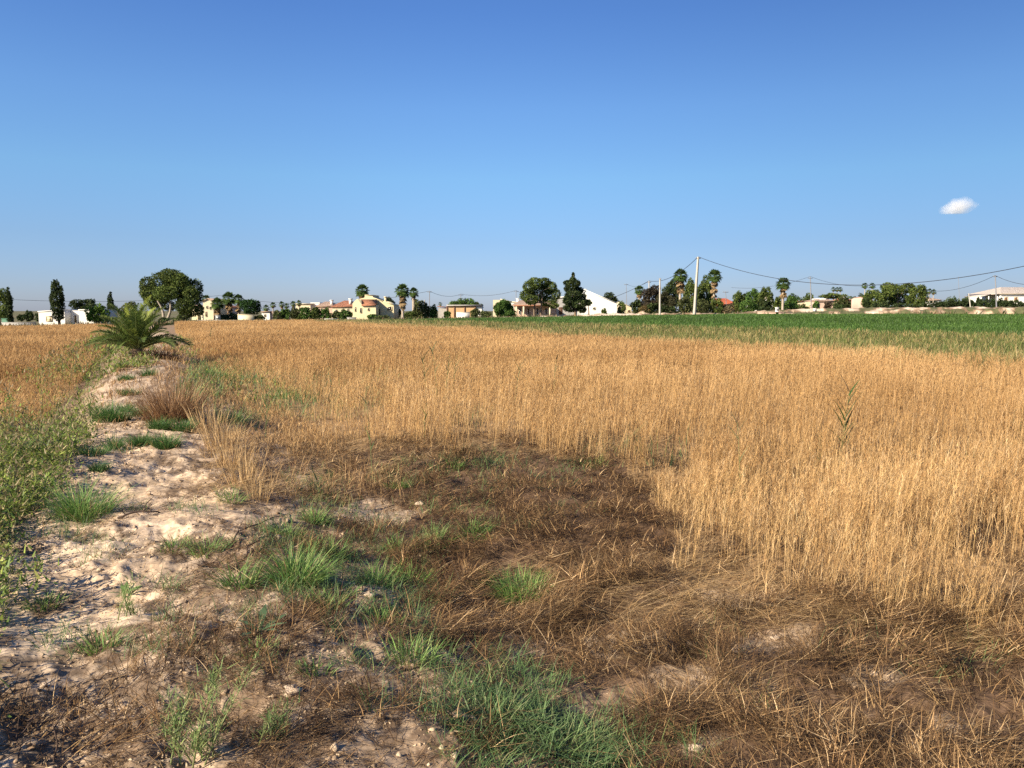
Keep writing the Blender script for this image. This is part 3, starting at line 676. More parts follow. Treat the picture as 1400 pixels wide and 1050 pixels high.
def feather_weed(px, py, H, label, hd, n=46, lean=.25):
    c = ground_at(px, py); root = empty('feathery_weed', tuple(c)); m = MB(); lf = MB()
    for s_ in range(4):
        B = np.array([[c.x + .03 * s_, c.y + .02 * s_, c.z - .02]]); h = np.array([hd + s_ * 1.3 - 1.]); Hh = np.array([H * (1 - .18 * s_)]); l = np.array([lean + .08 * s_]); cv = np.array([.3])
        ts = np.linspace(0, 1, 8); pts = np.concatenate([stem_points(B, h, Hh, l, cv, np.array([q])) for q in ts])
        m.tube([Vector(p) for p in pts], [.0035 * (1 - .7 * q) for q in ts], 5, (.34, .38, .16))
        k = n; t = U(.25, 1, k); Pp = np.concatenate([stem_points(B, h, Hh, l, cv, np.array([q])) for q in t])
        for q in range(3):
            Pq = Pp + rng.normal(0, .014, Pp.shape)
            lf.add(*ribbons(Pq, U(0, 2 * PI, k), U(.02, .055, k), U(.2, 1.2, k), U(0, .8, k), U(.002, .005, k), pal([(.24, .33, .11), (.17, .26, .08), (.33, .38, .14)], k, .12), 2, .2, U(-1, 1, k)))
    m.build('stalk', M_green, root); lf.build('leaves', M_green, root)
    tag(root, label, 'weed', 'feathery weeds in the foreground')
def broad_weed(px, py, R, n, label, col=(.15, .24, .11)):
    c = ground_at(px, py); m = MB(); a = np.linspace(0, 2 * PI, n, endpoint=False) + rng.normal(0, .2, n)
    B = np.tile(np.array([[c.x, c.y, c.z + .005]]), (n, 1))
    N = 4
    V = []
    # broad leaves: wide in the middle
    for i in range(n):
        L = R * rng.uniform(.7, 1.1); el = rng.uniform(.3, .9); wv = L * .2
        for t, ww in ((0, .25), (.35, .8), (.65, 1), (1, .08)):
            e = el - .6 * t; x = L * t
            cx, cy, cz = c.x + math.cos(a[i]) * x * math.cos(e), c.y + math.sin(a[i]) * x * math.cos(e), c.z + x * math.sin(el) * (1 - .45 * t) + .01
            for sgn in (-1, 1): V.append((cx - sgn * math.sin(a[i]) * wv * ww / 2, cy + sgn * math.cos(a[i]) * wv * ww / 2, cz))
    b = (np.arange(n) * 8)[:, None, None] + (np.arange(3) * 2)[None, :, None] + np.array([0, 1, 3, 2])[None, None, :]
    m.add(V, b.reshape(-1, 4), np.repeat(pal([col], n, .12), 8, 0))
    o = m.build('broadleaf_weed', M_green); tag(o, label, 'weed', 'broad leaved weeds on the sand')
def crumbs():
    xy = scatter(1.9, 13, lambda r: min(1500., 1500 * (3.6 / r) ** 1.9)); u, s = UV(xy[:, 0], xy[:, 1])
    k = (u > -1.3) & (u < 2.2 - 1.2 * rng.random(len(xy))) & (DRYMASK(xy[:, 0], xy[:, 1], None) < .5) & (rng.random(len(xy)) < .2 + .8 * sst(.4, .6, fbm(xy[:, 0], xy[:, 1], .3, 3, 911)))
    xy = xy[k]; B = on_ground(xy, 0); n = len(xy); r = np.hypot(xy[:, 0], xy[:, 1])
    sz = np.minimum(.022, .0028 + .0035 * rng.exponential(1., n)) * np.maximum(1, r / 5)
    oct_ = np.array([(1, 0, 0), (-1, 0, 0), (0, 1, 0), (0, -1, 0), (0, 0, 1), (0, 0, -1)], float)
    V = B[:, None, :] + oct_[None] * sz[:, None, None] * rng.uniform(.5, 1.3, (n, 6, 1)) * np.array([1, 1, .7]) + rng.normal(0, .25, (n, 6, 3)) * sz[:, None, None]
    f = np.array([(0, 2, 4), (2, 1, 4), (1, 3, 4), (3, 0, 4), (2, 0, 5), (1, 2, 5), (3, 1, 5), (0, 3, 5)])[None] + (np.arange(n) * 6)[:, None, None]
    mb = MB(); mb.add(V.reshape(-1, 3), f.reshape(-1, 3), np.repeat(pal([(.50, .37, .24), (.42, .30, .19), (.56, .43, .29), (.28, .19, .12)], n, .12), 6, 0))
    tag(mb.build('soil_crumbs', M_stone), 'small crumbs and clods of dry sandy soil', 'soil crumbs', kind='stuff')
def small_things():
    feather_weed(262, 1052, .50, 'tall feathery yellow green weed in the bottom foreground, leaning right', .3, 50, .3)
    feather_weed(232, 1046, .30, 'feathery weed with pale green tips left of the tall one', 2.0, 34, .2)
    feather_weed(160, 850, .26, 'thin stalked weed above the dark green rosette', 1.0, 24, .2)
    feather_weed(352, 1020, .22, 'small feathery sprig right of the tall weed', .3, 24, .4)
    broad_weed(355, 868, .17, 7, 'grey green weed with broad pointed leaves casting a shadow on the sand')
    broad_weed(170, 818, .11, 7, 'little bright green rosette on the sandy slope', (.22, .33, .1))
    broad_weed(482, 818, .09, 6, 'tiny light green rosette by the pale stone', (.22, .30, .1))
    # stones and clods
    def stone(px, py, r, label, col, flat=.55):
        c = ground_at(px, py); n1, n2 = 10, 7; V = []
        sd = int(px * 3 + py)
        for j in range(n2):
            ph = PI * (j + .5) / n2
            for i in range(n1):
                th = 2 * PI * i / n1; k = r * (.45 + .75 * float(vn(th * 1.6 + sd, ph * 3, sd)))
                V.append((c.x + k * math.sin(ph) * math.cos(th) * 1.25, c.y + k * math.sin(ph) * math.sin(th), c.z + .1 * r + k * math.cos(ph) * flat))
        V += [(c.x, c.y, c.z + .25 * r + r * flat), (c.x, c.y, c.z + .25 * r - r * flat)]
        q = [(j * n1 + i, (j + 1) * n1 + i, (j + 1) * n1 + (i + 1) % n1, j * n1 + (i + 1) % n1) for j in range(n2 - 1) for i in range(n1)]
        m = MB(); m.add(V, q, col); b = (n2 - 1) * n1
        m.T.append(np.array([(i, (i + 1) % n1, n1 * n2) for i in range(n1)] + [(b + (i + 1) % n1, b + i, n1 * n2 + 1) for i in range(n1)]))
        o = m.build('stone', M_stone, None, True); tag(o, label, 'stone', 'pale stones on the ground')
    PALE = (.56, .43, .31)
    for px, py, r, lb in [(505, 818, .045, 'pale flat stone at the foot of the spiky green tuft'), (400, 950, .04, 'pale lump of crust in the dark litter near the bottom'), (1300 - 105, 922, .025, 'small white stone in the tangle at bottom right'),
                          (1018, 970, .05, 'pale angular stone in the gap of the tangle'), (945, 885, .03, 'small pale stone between dead tussocks'), (60, 940, .014, 'tiny white pebble on the left slope'),
                          (1060, 875, .03, 'white pebble beneath the folded straw'), (952, 1025, .028, 'cream pebble at the bottom edge of the tangle'), (575, 690, .05, 'pale clod behind the bare sandy patch'), (270, 1000, .03, 'small clod under the tall feathery weed')]:
        stone(px, py, r, lb, PALE)
    def stick(px0, py0, px1, py1, r, label, lift=.03, name='dead_stick', col=(.09, .06, .045), twigs=4):
        a = ground_at(px0, py0); b = ground_at(px1, py1); m = MB(); n = 9; pts = []
        for i in range(n):
            t = i / (n - 1); p = a.lerp(b, t); g = float(zg(p.x, p.y)); pts.append(Vector((p.x + .012 * math.sin(i * 2.1), p.y + .015 * math.cos(i * 1.7), max(g, p.z) + r + lift * math.sin(PI * t))))
        m.tube(pts, [r * (1 - .5 * i / n) for i in range(n)], 6, col)
        for i in range(twigs):
            p = pts[2 + i]; q = p + Vector((rng.uniform(-.1, .1), rng.uniform(-.06, .12), rng.uniform(.0, .09)))
            m.tube([p, (p + q) / 2 + Vector((0, 0, .01)), q], [r * .5, r * .4, r * .2], 5, col)
        o = m.build(name, M_stick, None, True); tag(o, label, 'stick', 'dead sticks on the soil')
    stick(160, 711, 220, 704, .009, 'dark charred stick lying across the pale crest of the ridge')
    stick(300, 755, 395, 705, .006, 'long thin dark stick pointing up right through the litter')
    stick(330, 770, 372, 735, .005, 'short dark twig under the long thin stick')
    stick(270, 775, 325, 782, .006, 'curved dark twig on the edge of the sand')
    stick(20, 1046, 60, 1000, .003, 'blackened twig standing in the bottom left corner', .08)
    stick(70, 1048, 118, 985, .003, 'blackened arched twig right of the one in the corner', .14)
    stick(620, 1004, 690, 1000, .003, 'straight pale straw stalk lying on the green patch', .01, 'straw_stalk', (.6, .48, .3), 0)
M_stone = mat('stone', (1, 1, 1), .9, .2, 40, .006, .2, attr=True)
M_stick = mat('dead_wood', (1, 1, 1), .9, .25, 30, .002, .2, attr=True)
# ================================================================ FAR THINGS
def base_on(px, D):
    X = P(px, 500, D).x; return Vector((X, D, float(zg(X, D, False))))
def leafcards(C, size, col, squash=1.0, nrm=None):
    """random small quads at centres C"""
    n = len(C); a = rng.normal(0, 1, (n, 3)); a /= np.linalg.norm(a, axis=1)[:, None]
    b = np.cross(a, rng.normal(0, 1, (n, 3))); b /= np.linalg.norm(b, axis=1)[:, None]
    s = np.asarray(size)[:, None]
    V = np.stack([C - a * s, C - b * s * .45, C + a * s, C + b * s * .45], 1).reshape(-1, 3)
    f = np.arange(4 * n).reshape(-1, 4)
    return V, f, np.repeat(col, 4, 0)
def crown_lobes(cx, cy, cz, lobes, n, size, cols, dy=1.0):
    """lobes: (x, z, rx, rz) relative to cx, cz in metres; depth spread dy"""
    vol = np.array([l[2] * l[3] for l in lobes]); k = rng.choice(len(lobes), n, p=vol / vol.sum())
    d = rng.normal(0, 1, (n, 3)); d /= np.linalg.norm(d, axis=1)[:, None]
    rad = U(.45, 1.0, n) ** .6 * (1 + rng.normal(0, .05, n))
    L = np.array(lobes, float)[k]; yo = np.array([rng.uniform(-.5, .5) for _ in lobes])[k]
    C = np.stack([cx + L[:, 0] + d[:, 0] * rad * L[:, 2], cy + yo * dy + d[:, 1] * rad * L[:, 2] * .9, cz + L[:, 1] + d[:, 2] * rad * L[:, 3]], -1)
    lt = np.array([rng.uniform(.7, 1.3) for _ in lobes])[k][:, None]
    return leafcards(C, size * U(.6, 1.35, n), pal(cols, n, .22) * lt)
G_PINE = [(.085, .115, .030), (.062, .09, .025), (.13, .155, .042)]
G_DARK = [(.042, .062, .022), (.032, .05, .02), (.065, .08, .028)]
G_LEAF = [(.07, .125, .03), (.052, .10, .028), (.10, .165, .038)]
G_BRT = [(.12, .20, .035), (.10, .17, .03), (.16, .25, .05)]
G_OLIVE = [(.085, .10, .035), (.065, .08, .03), (.12, .125, .05)]
def tree(px, yt, wpx, D, kind, label, cols=None, name=None, ybot=None, n=None, trunk=True, cat='tree', group=None, lobes=None, trunks=None, barkm=None, tfront=0.):
    b = base_on(px, D); k = D / F; W = wpx * k; top = P(px, yt, D).z; H = top - b.z
    cb = {'round': .12, 'pine': .38, 'bush': 0., 'cypress': .05, 'conifer': .1, 'umbrella': .5}[kind]
    z0 = b.z + cb * H if ybot is None else P(px, ybot, D).z
    name = name or {'round': 'broadleaf_tree', 'pine': 'pine_tree', 'umbrella': 'pine_tree', 'bush': 'shrub', 'cypress': 'cypress_tree', 'conifer': 'conifer_tree'}[kind]
    root = empty(name, tuple(b)); Hc = top - z0
    area = W * Hc; size = max(.16, D * .00125)
    n = n or int(np.clip(area / (size * size) * 6.5, 700, 20000))
    if lobes: L = [((lx - px) * k, P(px, ly, D).z - b.z, rx * k, ry * k) for lx, ly, rx, ry in lobes]
    elif kind == 'cypress':
        L = []
        for i in range(9):
            t = (i + .5) / 9; wv = (math.sin(PI * min(t * .75 + .2, 1)) ** .8) * .5
            L.append((rng.uniform(-.08, .08) * W, (z0 - b.z) + Hc * t * .94, W * wv * .95, Hc * .10))
    elif kind == 'conifer':
        L = []
        for i in range(26):
            t = rng.uniform(.02, .97); wv = (1 - t) ** .75 * .5; a = rng.uniform(-1, 1)
            L.append((a * W * wv * .75, (z0 - b.z) + Hc * t * .97, W * (.10 + .13 * (1 - t)), Hc * .055))
    else:
        L = []; m = 12 if kind != 'bush' else 9
        for i in range(m):
            th = 2 * PI * i / m + rng.uniform(-.2, .2); q = rng.uniform(.45, .72)
            L.append((math.cos(th) * W * .5 * q, (z0 - b.z) + Hc * .5 + math.sin(th) * Hc * .5 * q, W * rng.uniform(.14, .24), Hc * rng.uniform(.14, .24)))
        L.append((0, (z0 - b.z) + Hc * .5, W * .32, Hc * .34))
    c = MB(); c.add(*crown_lobes(b.x, b.y, b.z, L, n, size, cols or {'round': G_LEAF, 'pine': G_PINE, 'umbrella': G_PINE, 'bush': G_LEAF, 'cypress': G_DARK, 'conifer': G_DARK}[kind], W * .5 if kind not in ('cypress',) else W * .2))
    c.build('crown', M_leaf, root)
    t = MB(); tr = max(.1, .022 * H + .04)
    for (tx, lean) in (trunks or [(px, 0.0)]):
        x0 = (tx - px) * k + b.x; tz = max(z0 + Hc * .35, b.z + .5) if not tfront else b.z + .40 * H
        pts = [Vector((x0 + lean * q + .02 * H * math.sin(q * 5 + px), D - tfront + .02 * H * math.sin(q * 4), b.z - .2 + (tz - b.z + .2) * q)) for q in (0, .25, .5, .75, 1)]
        t.tube(pts, [tr * 1.15, tr, tr * .85, tr * .7, tr * .5], 7)
        for j in range(0 if tfront else 4):       # limbs reaching into the crown
            p = pts[3 if j % 2 else 4]; li = L[int(rng.integers(len(L)))]
            e = Vector((b.x + li[0], D + rng.uniform(-.1, .1) * W, b.z + li[1]))
            t.tube([p, p.lerp(e, .5) + Vector((0, 0, .05 * H)), e], [tr * .5, tr * .35, tr * .15], 5)
    t.build('trunk' if kind != 'bush' else 'stem', barkm or M_bark, root)
    tag(root, label, cat if kind != 'bush' else 'shrub', group)
    return root
def palm_far(px, yt, ybase_crown, wpx, D, label, skirt=.5, group=None, n=30, slim=1.0, name='fan_palm', lean=0., cols=None):
    """fan palm: yt top of crown, ybase_crown lower edge of green crown"""
    b = base_on(px, D); k = D / F; W = wpx * k; top = P(px, yt, D).z; low = P(px, ybase_crown, D).z
    R = W * .58; cz = top - min(R, (top - low) * .55) * .95; root = empty(name, tuple(b)); cx = b.x + lean
    tr = max(.12, .045 * W * 2) * slim
    t = MB(); pts = [Vector((b.x + lean * q ** 1.3, D, b.z - .2 + (cz - b.z + .2) * q)) for q in (0, .2, .5, .8, 1)]
    t.tube(pts, [tr * 1.35, tr, tr * .92, tr * .88, tr * .8], 8); t.build('trunk', M_palebark, root)
    V = []; Q = []; C = []
    def fan(el, az, L, col, droop):
        d = Vector((math.cos(az) * math.cos(el), math.sin(az) * math.cos(el), math.sin(el)))
        sd = Vector((-math.sin(az), math.cos(az), 0)); upv = d.cross(sd) * -1
        st = Vector((cx, D, cz)); hub = st + d * L * .42
        m = 9
        # petiole
        i0 = len(V); V.extend([st - sd * .03, st + sd * .03, hub + sd * .03, hub - sd * .03]); C.extend([col] * 4); Q.append((i0, i0 + 1, i0 + 2, i0 + 3))
        for q in range(m):
            a = (q / (m - 1) - .5) * 2.5; dd = (d * math.cos(a) + sd * math.sin(a)).normalized()
            tip = hub + dd * L * .62 * (1 - .25 * abs(a) / 1.25) + Vector((0, 0, -droop * L * .22)) + upv * rng.uniform(-.05, .05) * L
            mid = hub + dd * L * .34 + Vector((0, 0, -droop * L * .04))
            nn = (sd * math.cos(a) - d * math.sin(a)).normalized() * L * .075
            i0 = len(V); V.extend([hub, mid + nn, tip, mid - nn]); C.extend([col * rng.uniform(.85, 1.15)] * 4); Q.append((i0, i0 + 1, i0 + 2, i0 + 3))
    g = np.array((cols or [(.085, .13, .035), (.06, .10, .03)])); 
    for i in range(n):
        el = math.radians(88 - 125 * (i / n) ** .8); az = i * 2.39996 + rng.uniform(-.2, .2)
        fan(el, az, R * rng.uniform(.9, 1.12), g[int(rng.integers(len(g)))], .6 + .8 * (i / n))
    m = MB(); m.add([tuple(v) for v in V], Q, np.array(C)); m.build('crown', M_leaf, root)
    if skirt > 0:
        V.clear(); Q.clear(); C.clear(); cz0 = cz
        for i in range(int(n * .9)):
            el = math.radians(-42 - 42 * rng.random()); cz = cz0 - R * skirt * rng.random() ** 1.2; az = i * 2.39996
            fan(el, az, R * rng.uniform(.6, .95), np.array([(.30, .215, .12), (.22, .155, .09)][i % 2]), .2)
        m = MB(); m.add([tuple(v) for v in V], Q, np.array(C)); m.build('dead_fronds', M_dead, root)
    tag(root, label, 'palm tree', group)

# ---- buildings
M_white = mat('white_plaster', (.86, .83, .76), .85, .04, .8)
M_cream = mat('cream_plaster', (.72, .62, .42), .85, .07, .8)
M_yellow = mat('yellow_plaster', (.80, .69, .42), .85, .05, .8)
M_pink = mat('pink_plaster', (.62, .44, .34), .85, .12, .8)
M_tile = mat('terracotta_tile', (.46, .20, .11), .8, .25, 2, .06, wave=3.2)
M_tile2 = mat('pale_tile', (.52, .36, .26), .8, .2, 2, .06, wave=3.2)
M_paleroof = mat('pale_roof', (.62, .53, .45), .8, .15, 2, .05, wave=3)
M_orange = mat('orange_roof', (.62, .16, .07), .7, .1, 2, .04, wave=3)
M_glass = mat('window_glass', (.04, .045, .05), .15, .1, 2, spec=.6)
M_door = mat('dark_door', (.12, .07, .04), .6, .2, 3)
M_ochre = mat('ochre_sheet', (.58, .38, .20), .7, .15, 1.2)
M_grey = mat('grey_concrete', (.42, .40, .37), .9, .15, 2)
M_metal = mat('grey_metal', (.35, .36, .37), .45, .1, 4, metal=.6)
M_greensheet = mat('green_sheet', (.05, .15, .09), .6, .15, 2)
M_rust = mat('brown_boards', (.20, .10, .065), .8, .2, 2)
M_bright = mat('bright_yellow_paint', (.82, .60, .05), .7, .05, 2)
M_frame = mat('window_frame', (.6, .5, .33), .6, .05, 3)
def X_(px, D): return P(px, 400, D).x
def Z_(py, D): return P(700, py, D).z
def wall_from(root, D, outline, depth, m, name='wall'):
    mb = MB(); mb.prism([(X_(x, D), Z_(y, D)) for x, y in outline], D, D + depth); return mb.build(name, m, root)
def opening(root, D, x0, x1, y0, y1, kind='window', m=None, fm=None, deep=.06):
    """frame standing proud of the wall with the pane set back in it"""
    a, b_, z0, z1 = X_(x0, D), X_(x1, D), Z_(y1, D), Z_(y0, D); t = min(.14, (b_ - a) * .16)
    mb = MB(); mb.box(a, a + t, D - deep, D - .003, z0, z1); mb.box(b_ - t, b_, D - deep, D - .003, z0, z1)
    mb.box(a + t, b_ - t, D - deep, D - .003, z1 - t, z1); mb.box(a + t, b_ - t, D - deep - .05, D - .003, z0, z0 + t)
    o = mb.build(kind, fm or M_frame, root)
    mb = MB(); mb.box(a + t, b_ - t, D - deep + .04, D - .003, z0 + t, z1 - t); p = mb.build('pane' if kind == 'window' else 'door_leaf', m or M_glass)
    p.parent = o; p.data.transform(__import__('mathutils').Matrix.Translation(-Vector(root.location)))
    return o
def slab_along(root, D, pts, depth, m, th=.18, over=.25, name='roof'):
    """roof sheet following a polyline of (px,py), running back by depth"""
    mb = MB()
    for (xa, ya), (xb, yb) in zip(pts[:-1], pts[1:]):
        a = Vector((X_(xa, D), 0, Z_(ya, D))); b_ = Vector((X_(xb, D), 0, Z_(yb, D)))
        V = []
        for p in (a, b_):
            for y in (D - over, D + depth + over):
                for z in (.004, th): V.append((p.x, y, p.z + z))
        mb.add(V, [(0, 1, 3, 2), (4, 6, 7, 5), (0, 4, 5, 1), (2, 3, 7, 6), (0, 2, 6, 4), (1, 5, 7, 3)])
    return mb.build(name, m, root)
def hip(root, D, xl, xr, ye, x1, x2, yr, depth, m, name='roof', over=.3):
    """roof on a rectangle with ridge; eave at pixel ye, ridge between x1..x2 at yr (at mid depth)"""
    mb = MB(); y0, y1, ym = D - over, D + depth + over, D + depth / 2; ze = Z_(ye, D); zr = Z_(yr, D)
    V = [(X_(xl, D), y0, ze), (X_(xr, D), y0, ze), (X_(xr, D), y1, ze), (X_(xl, D), y1, ze), (X_(x1, D), ym, zr), (X_(x2, D), ym, zr)]
    V2 = [(v[0], v[1], v[2] - .15) for v in V[:4]]
    mb.add(V, [(0, 1, 5, 4), (2, 3, 4, 5)]); mb.add(V, [(1, 2, 5), (3, 0, 4)])
    mb.add(V[:4] + V2, [(4, 5, 1, 0), (5, 6, 2, 1), (6, 7, 3, 2), (7, 4, 0, 3), (4, 7, 6, 5)])
    return mb.build(name, m, root)
def chimney(parent_root, D, x, y0, y1, w=3, m=None, roof=None):
    mb = MB(); a = X_(x - w / 2, D); b_ = X_(x + w / 2, D); mb.box(a, b_, D + 1.2, D + 2.0, Z_(y1, D), Z_(y0, D)); mb.box(a - .1, b_ + .1, D + 1.1, D + 2.1, Z_(y0, D) + .003, Z_(y0, D) + .15)
    o = mb.build('chimney', m or M_white, parent_root)
    return o
def bld(px, D, label, name='house', cat='house', group=None):
    b = base_on(px, D); r = empty(name, tuple(b)); tag(r, label, cat, group); return r
def low(px, D): return to_py(px, D)
def to_py(px, D):
    b = base_on(px, D); return float(to_px(b.x, b.y, b.z)[1]) + 2

def houses():
    D = 125; yb = to_py(66, D)
    r = bld(66, D, 'low white flat roofed house behind the cypress at the left', 'white_house')
    wall_from(r, D, [(51, yb), (51, 426.5), (87, 424), (87, yb)], 7, M_white)
    wall_from(r, D + 1.6, [(87.2, yb), (87.2, 424.5), (107, 424.5), (107, yb)], 5, M_white, 'recessed_wall')
    wall_from(r, D, [(106.5, yb), (106.5, 424), (127, 424), (129, 430), (129, yb)], 7, M_white, 'side_wing')
    slab_along(r, D, [(50.5, 426.5), (87.2, 424)], 7, M_white, .12, .12); slab_along(r, D, [(106.3, 424), (127.2, 424)], 7, M_white, .12, .12)
    opening(r, D, 61, 70, 432, 439.5, 'window', M_cream)
    opening(r, D + 1.6, 100, 103, 431, 441, 'door', M_door)
    D = 165; yb = to_py(284, D)
    r = bld(284, D, 'tall cream house with pitched gable right of the big pine', 'cream_house')
    wall_from(r, D, [(277, yb), (277, 412), (284, 409), (291, 412), (291, yb)], 8, M_cream)
    slab_along(r, D, [(276, 412.5), (284, 409), (292, 412.5)], 8, M_tile2)
    opening(r, D, 281, 284, 418, 422); opening(r, D, 285.5, 288, 419, 423); opening(r, D, 279.5, 282.5, 426, 433, 'door', M_door)
    D = 172; yb = to_py(266, D)
    r = bld(266, D, 'narrow yellow house partly hidden under the big pine', 'yellow_cottage')
    wall_from(r, D, [(261, yb), (261, 424), (265, 418), (269, 420), (269, yb)], 7, M_yellow); slab_along(r, D, [(260, 424), (265, 418), (270, 420.5)], 7, M_tile2)
    opening(r, D, 262.5, 264.5, 427, 431)
    D = 180; yb = to_py(303, D)
    r = bld(303, D, 'pinkish house behind the clump of fan palms', 'pink_house')
    wall_from(r, D, [(293, yb), (293, 420), (311, 420), (311, yb)], 8, M_pink); hip(r, D, 292, 312, 420, 296, 303, 415.5, 8, M_tile)
    opening(r, D, 297, 300, 424, 429); opening(r, D, 304, 307, 424, 429)
    D = 158; yb = to_py(370, D)
    r = bld(370, D, 'low white house with pink side behind two thin palms', 'white_house')
    wall_from(r, D, [(357, yb), (357, 427), (368, 427), (368, yb)], 6, M_white); wall_from(r, D + .5, [(368.1, yb), (368.1, 427.5), (384, 427.5), (384, yb)], 6, M_pink, 'side_wing')
    slab_along(r, D, [(356.5, 427), (368.2, 426.6)], 6, M_tile2); slab_along(r, D + .5, [(368.4, 427.5), (384.3, 427.5)], 6, M_tile2)
    opening(r, D, 360, 363, 429.5, 433)
    D = 175; yb = to_py(415, D)
    r = bld(415, D, 'long cream house with parapet behind the shrubs', 'cream_house')
    wall_from(r, D, [(403, yb), (404, 416), (424, 416), (424, yb)], 8, M_cream); slab_along(r, D, [(403.5, 416), (424.3, 416)], 8, M_cream)
    wall_from(r, D + 3, [(424.1, yb), (424.1, 413.5), (437, 413.5), (437, yb)], 8, M_white, 'rear_wing')
    opening(r, D, 410, 413, 420, 424)
    D = 170; yb = to_py(445, D)
    r = bld(443, D, 'house with shallow terracotta hip roof left of the wider one', 'tile_roofed_house')
    wall_from(r, D, [(433, yb), (433, 418.5), (454, 418.5), (454, yb)], 8, M_pink); hip(r, D, 431, 455.5, 418.5, 438, 446, 412, 8, M_tile2); chimney(r, D, 451, 411, 417, 3.2)
    opening(r, D, 438, 441, 421, 425)
    D = 163; yb = to_py(468, D)
    r = bld(468, D, 'house with wide terracotta hip roof next to the yellow house', 'tile_roofed_house')
    wall_from(r, D, [(454, yb), (454, 419), (482, 419), (482, yb)], 9, M_cream); hip(r, D, 452, 484, 419, 464, 474, 410.5, 9, M_tile); chimney(r, D, 477, 409, 416, 3.6)
    opening(r, D, 457, 461, 423, 428); opening(r, D, 474, 477, 422, 427)
    # yellow house
    D = 140; yb = to_py(508, D)
    r = bld(508, D, 'bright yellow house with stepped gable and small terracotta roof', 'yellow_house')
    wall_from(r, D, [(481.5, yb), (481.5, 415), (485, 411), (488.5, 408.5), (495, 417.2), (513.5, 417.2), (513.5, yb)], 3.4, M_yellow)
    mb = MB()  # roof slope rising to the main block
    a, b_ = X_(489, D), X_(514, D); V = [(X_(494.5, D), D - .3, Z_(417.2, D)), (b_, D - .3, Z_(417.2, D)), (X_(511, D), D + 3.3, Z_(409, D)), (a, D + 3.3, Z_(408.8, D))]
    mb.add(V + [(v[0], v[1], v[2] - .15) for v in V], [(0, 1, 2, 3), (7, 6, 5, 4), (0, 4, 5, 1), (1, 5, 6, 2), (2, 6, 7, 3), (3, 7, 4, 0)]); mb.build('roof', M_tile, r)
    wall_from(r, D + 3.45, [(489, yb), (489, 409), (498, 407), (499, 404), (509, 404), (510.5, 407.5), (524, 412.5), (538, 417.5), (538, yb)], 7, M_yellow, 'main_block')
    slab_along(r, D + 3.45, [(510.5, 407.5), (524, 412.5), (538.3, 417.5)], 7, M_yellow, .1, .1, 'parapet'); slab_along(r, D + 3.45, [(498.6, 404), (509.4, 404)], 7, M_yellow, .12, .1, 'parapet')
    chimney(r, D + 3.45, 525, 406.5, 414, 2.2, M_yellow)
    opening(r, D, 491.5, 494.5, 421, 428); opening(r, D, 484.5, 486.5, 420, 426); opening(r, D, 502, 505, 421, 425)
    opening(r, D + 3.45, 516, 520, 422, 431, 'door', M_door); opening(r, D + 3.45, 529, 536, 419, 425, 'window', M_glass)  # second frame is the porch opening, its shade put in as dark glass
    # sheet shed
    D = 150; yb = to_py(630, D)
    r = bld(635, D, 'long low shed of ochre sheets with flat grey roof', 'shed', 'shed')
    wall_from(r, D, [(611, yb), (611, 418.5), (650, 418.5), (650, yb)], 7, M_ochre); wall_from(r, D + .2, [(650.1, yb), (650.1, 419), (658.5, 419), (658.5, yb)], 6, M_white, 'side_panel')
    slab_along(r, D, [(610.5, 418.2), (659, 418.2)], 7, M_grey, .2, .4)
    for x in (611, 621, 635, 649.5):
        mb = MB(); mb.box(X_(x, D) - .09, X_(x, D) + .09, D - .16, D - .02, Z_(yb, D), Z_(418.5, D)); mb.build('post', M_rust, r)
    D = 156; yb = to_py(603, D)
    r = bld(603, D, 'small dark roofed lean-to left of the ochre shed', 'lean_to', 'shed'); wall_from(r, D, [(599, yb), (599, 421), (610.5, 421), (610.5, yb)], 5, M_grey); slab_along(r, D, [(598, 419.5), (612, 421)], 5, M_rust)
    # cream house behind round bush
    D = 185; yb = to_py(692, D)
    r = bld(692, D, 'cream block house with sloping white roof line behind the round bush', 'cream_house')
    wall_from(r, D, [(674, yb), (674, 410), (684, 410), (684, yb)], 8, M_cream); wall_from(r, D + 1, [(684.1, yb), (684.1, 409.5), (700, 413), (714, 415), (714, yb)], 8, M_white, 'rear_wing')
    slab_along(r, D + 1, [(684, 409.5), (700, 413), (714, 415)], 8, M_cream); chimney(r, D, 708, 408.5, 415, 4); opening(r, D, 677, 680, 414, 418)
    # house with porch behind pine
    D = 158; yb = to_py(730, D)
    r = bld(730, D, 'low white house with brown tiled porch behind the pine', 'porch_house')
    wall_from(r, D + 2.5, [(703, yb), (703, 416.5), (762, 416.5), (762, yb)], 7, M_pink)
    hip(r, D + 2.5, 700, 764, 416.5, 712, 752, 410, 7, M_tile2)
    for x in (706, 716, 752):
        mb = MB(); mb.box(X_(x, D) - .16, X_(x, D) + .16, D - .1, D + .22, Z_(yb, D), Z_(418.6, D)); mb.build('porch_post', M_cream, r)
    slab_along(r, D, [(702, 418.4), (756, 418.4)], 2.3, M_tile, .16, .2, 'porch_roof')
    for x in (709, 721, 733, 745): opening(r, D + 2.5, x, x + 3.6, 421, 430, 'door' if x in (721,) else 'window', M_door if x == 721 else M_glass, M_white)
    D = 152; yb = to_py(712, D)
    # barn beside the conifer, tree shade put into its grey wall colour
    D = 160; yb = to_py(770, D)
    r = bld(770, D, 'barn with tree shade in its wall colour, grey roof edge, between pine and conifer', 'shade_painted_barn', 'barn'); wall_from(r, D, [(761, yb), (761, 408), (778, 406), (790, 404.5), (790, yb)], 8, M_grey); slab_along(r, D, [(760, 408), (778, 406), (791, 404.5)], 8, M_white, .25, .2)
    opening(r, D, 764, 769, 420, 430, 'door', M_door, M_rust); opening(r, D, 773, 776, 419, 423)
    # white gable barn
    D = 138; yb = to_py(815, D)
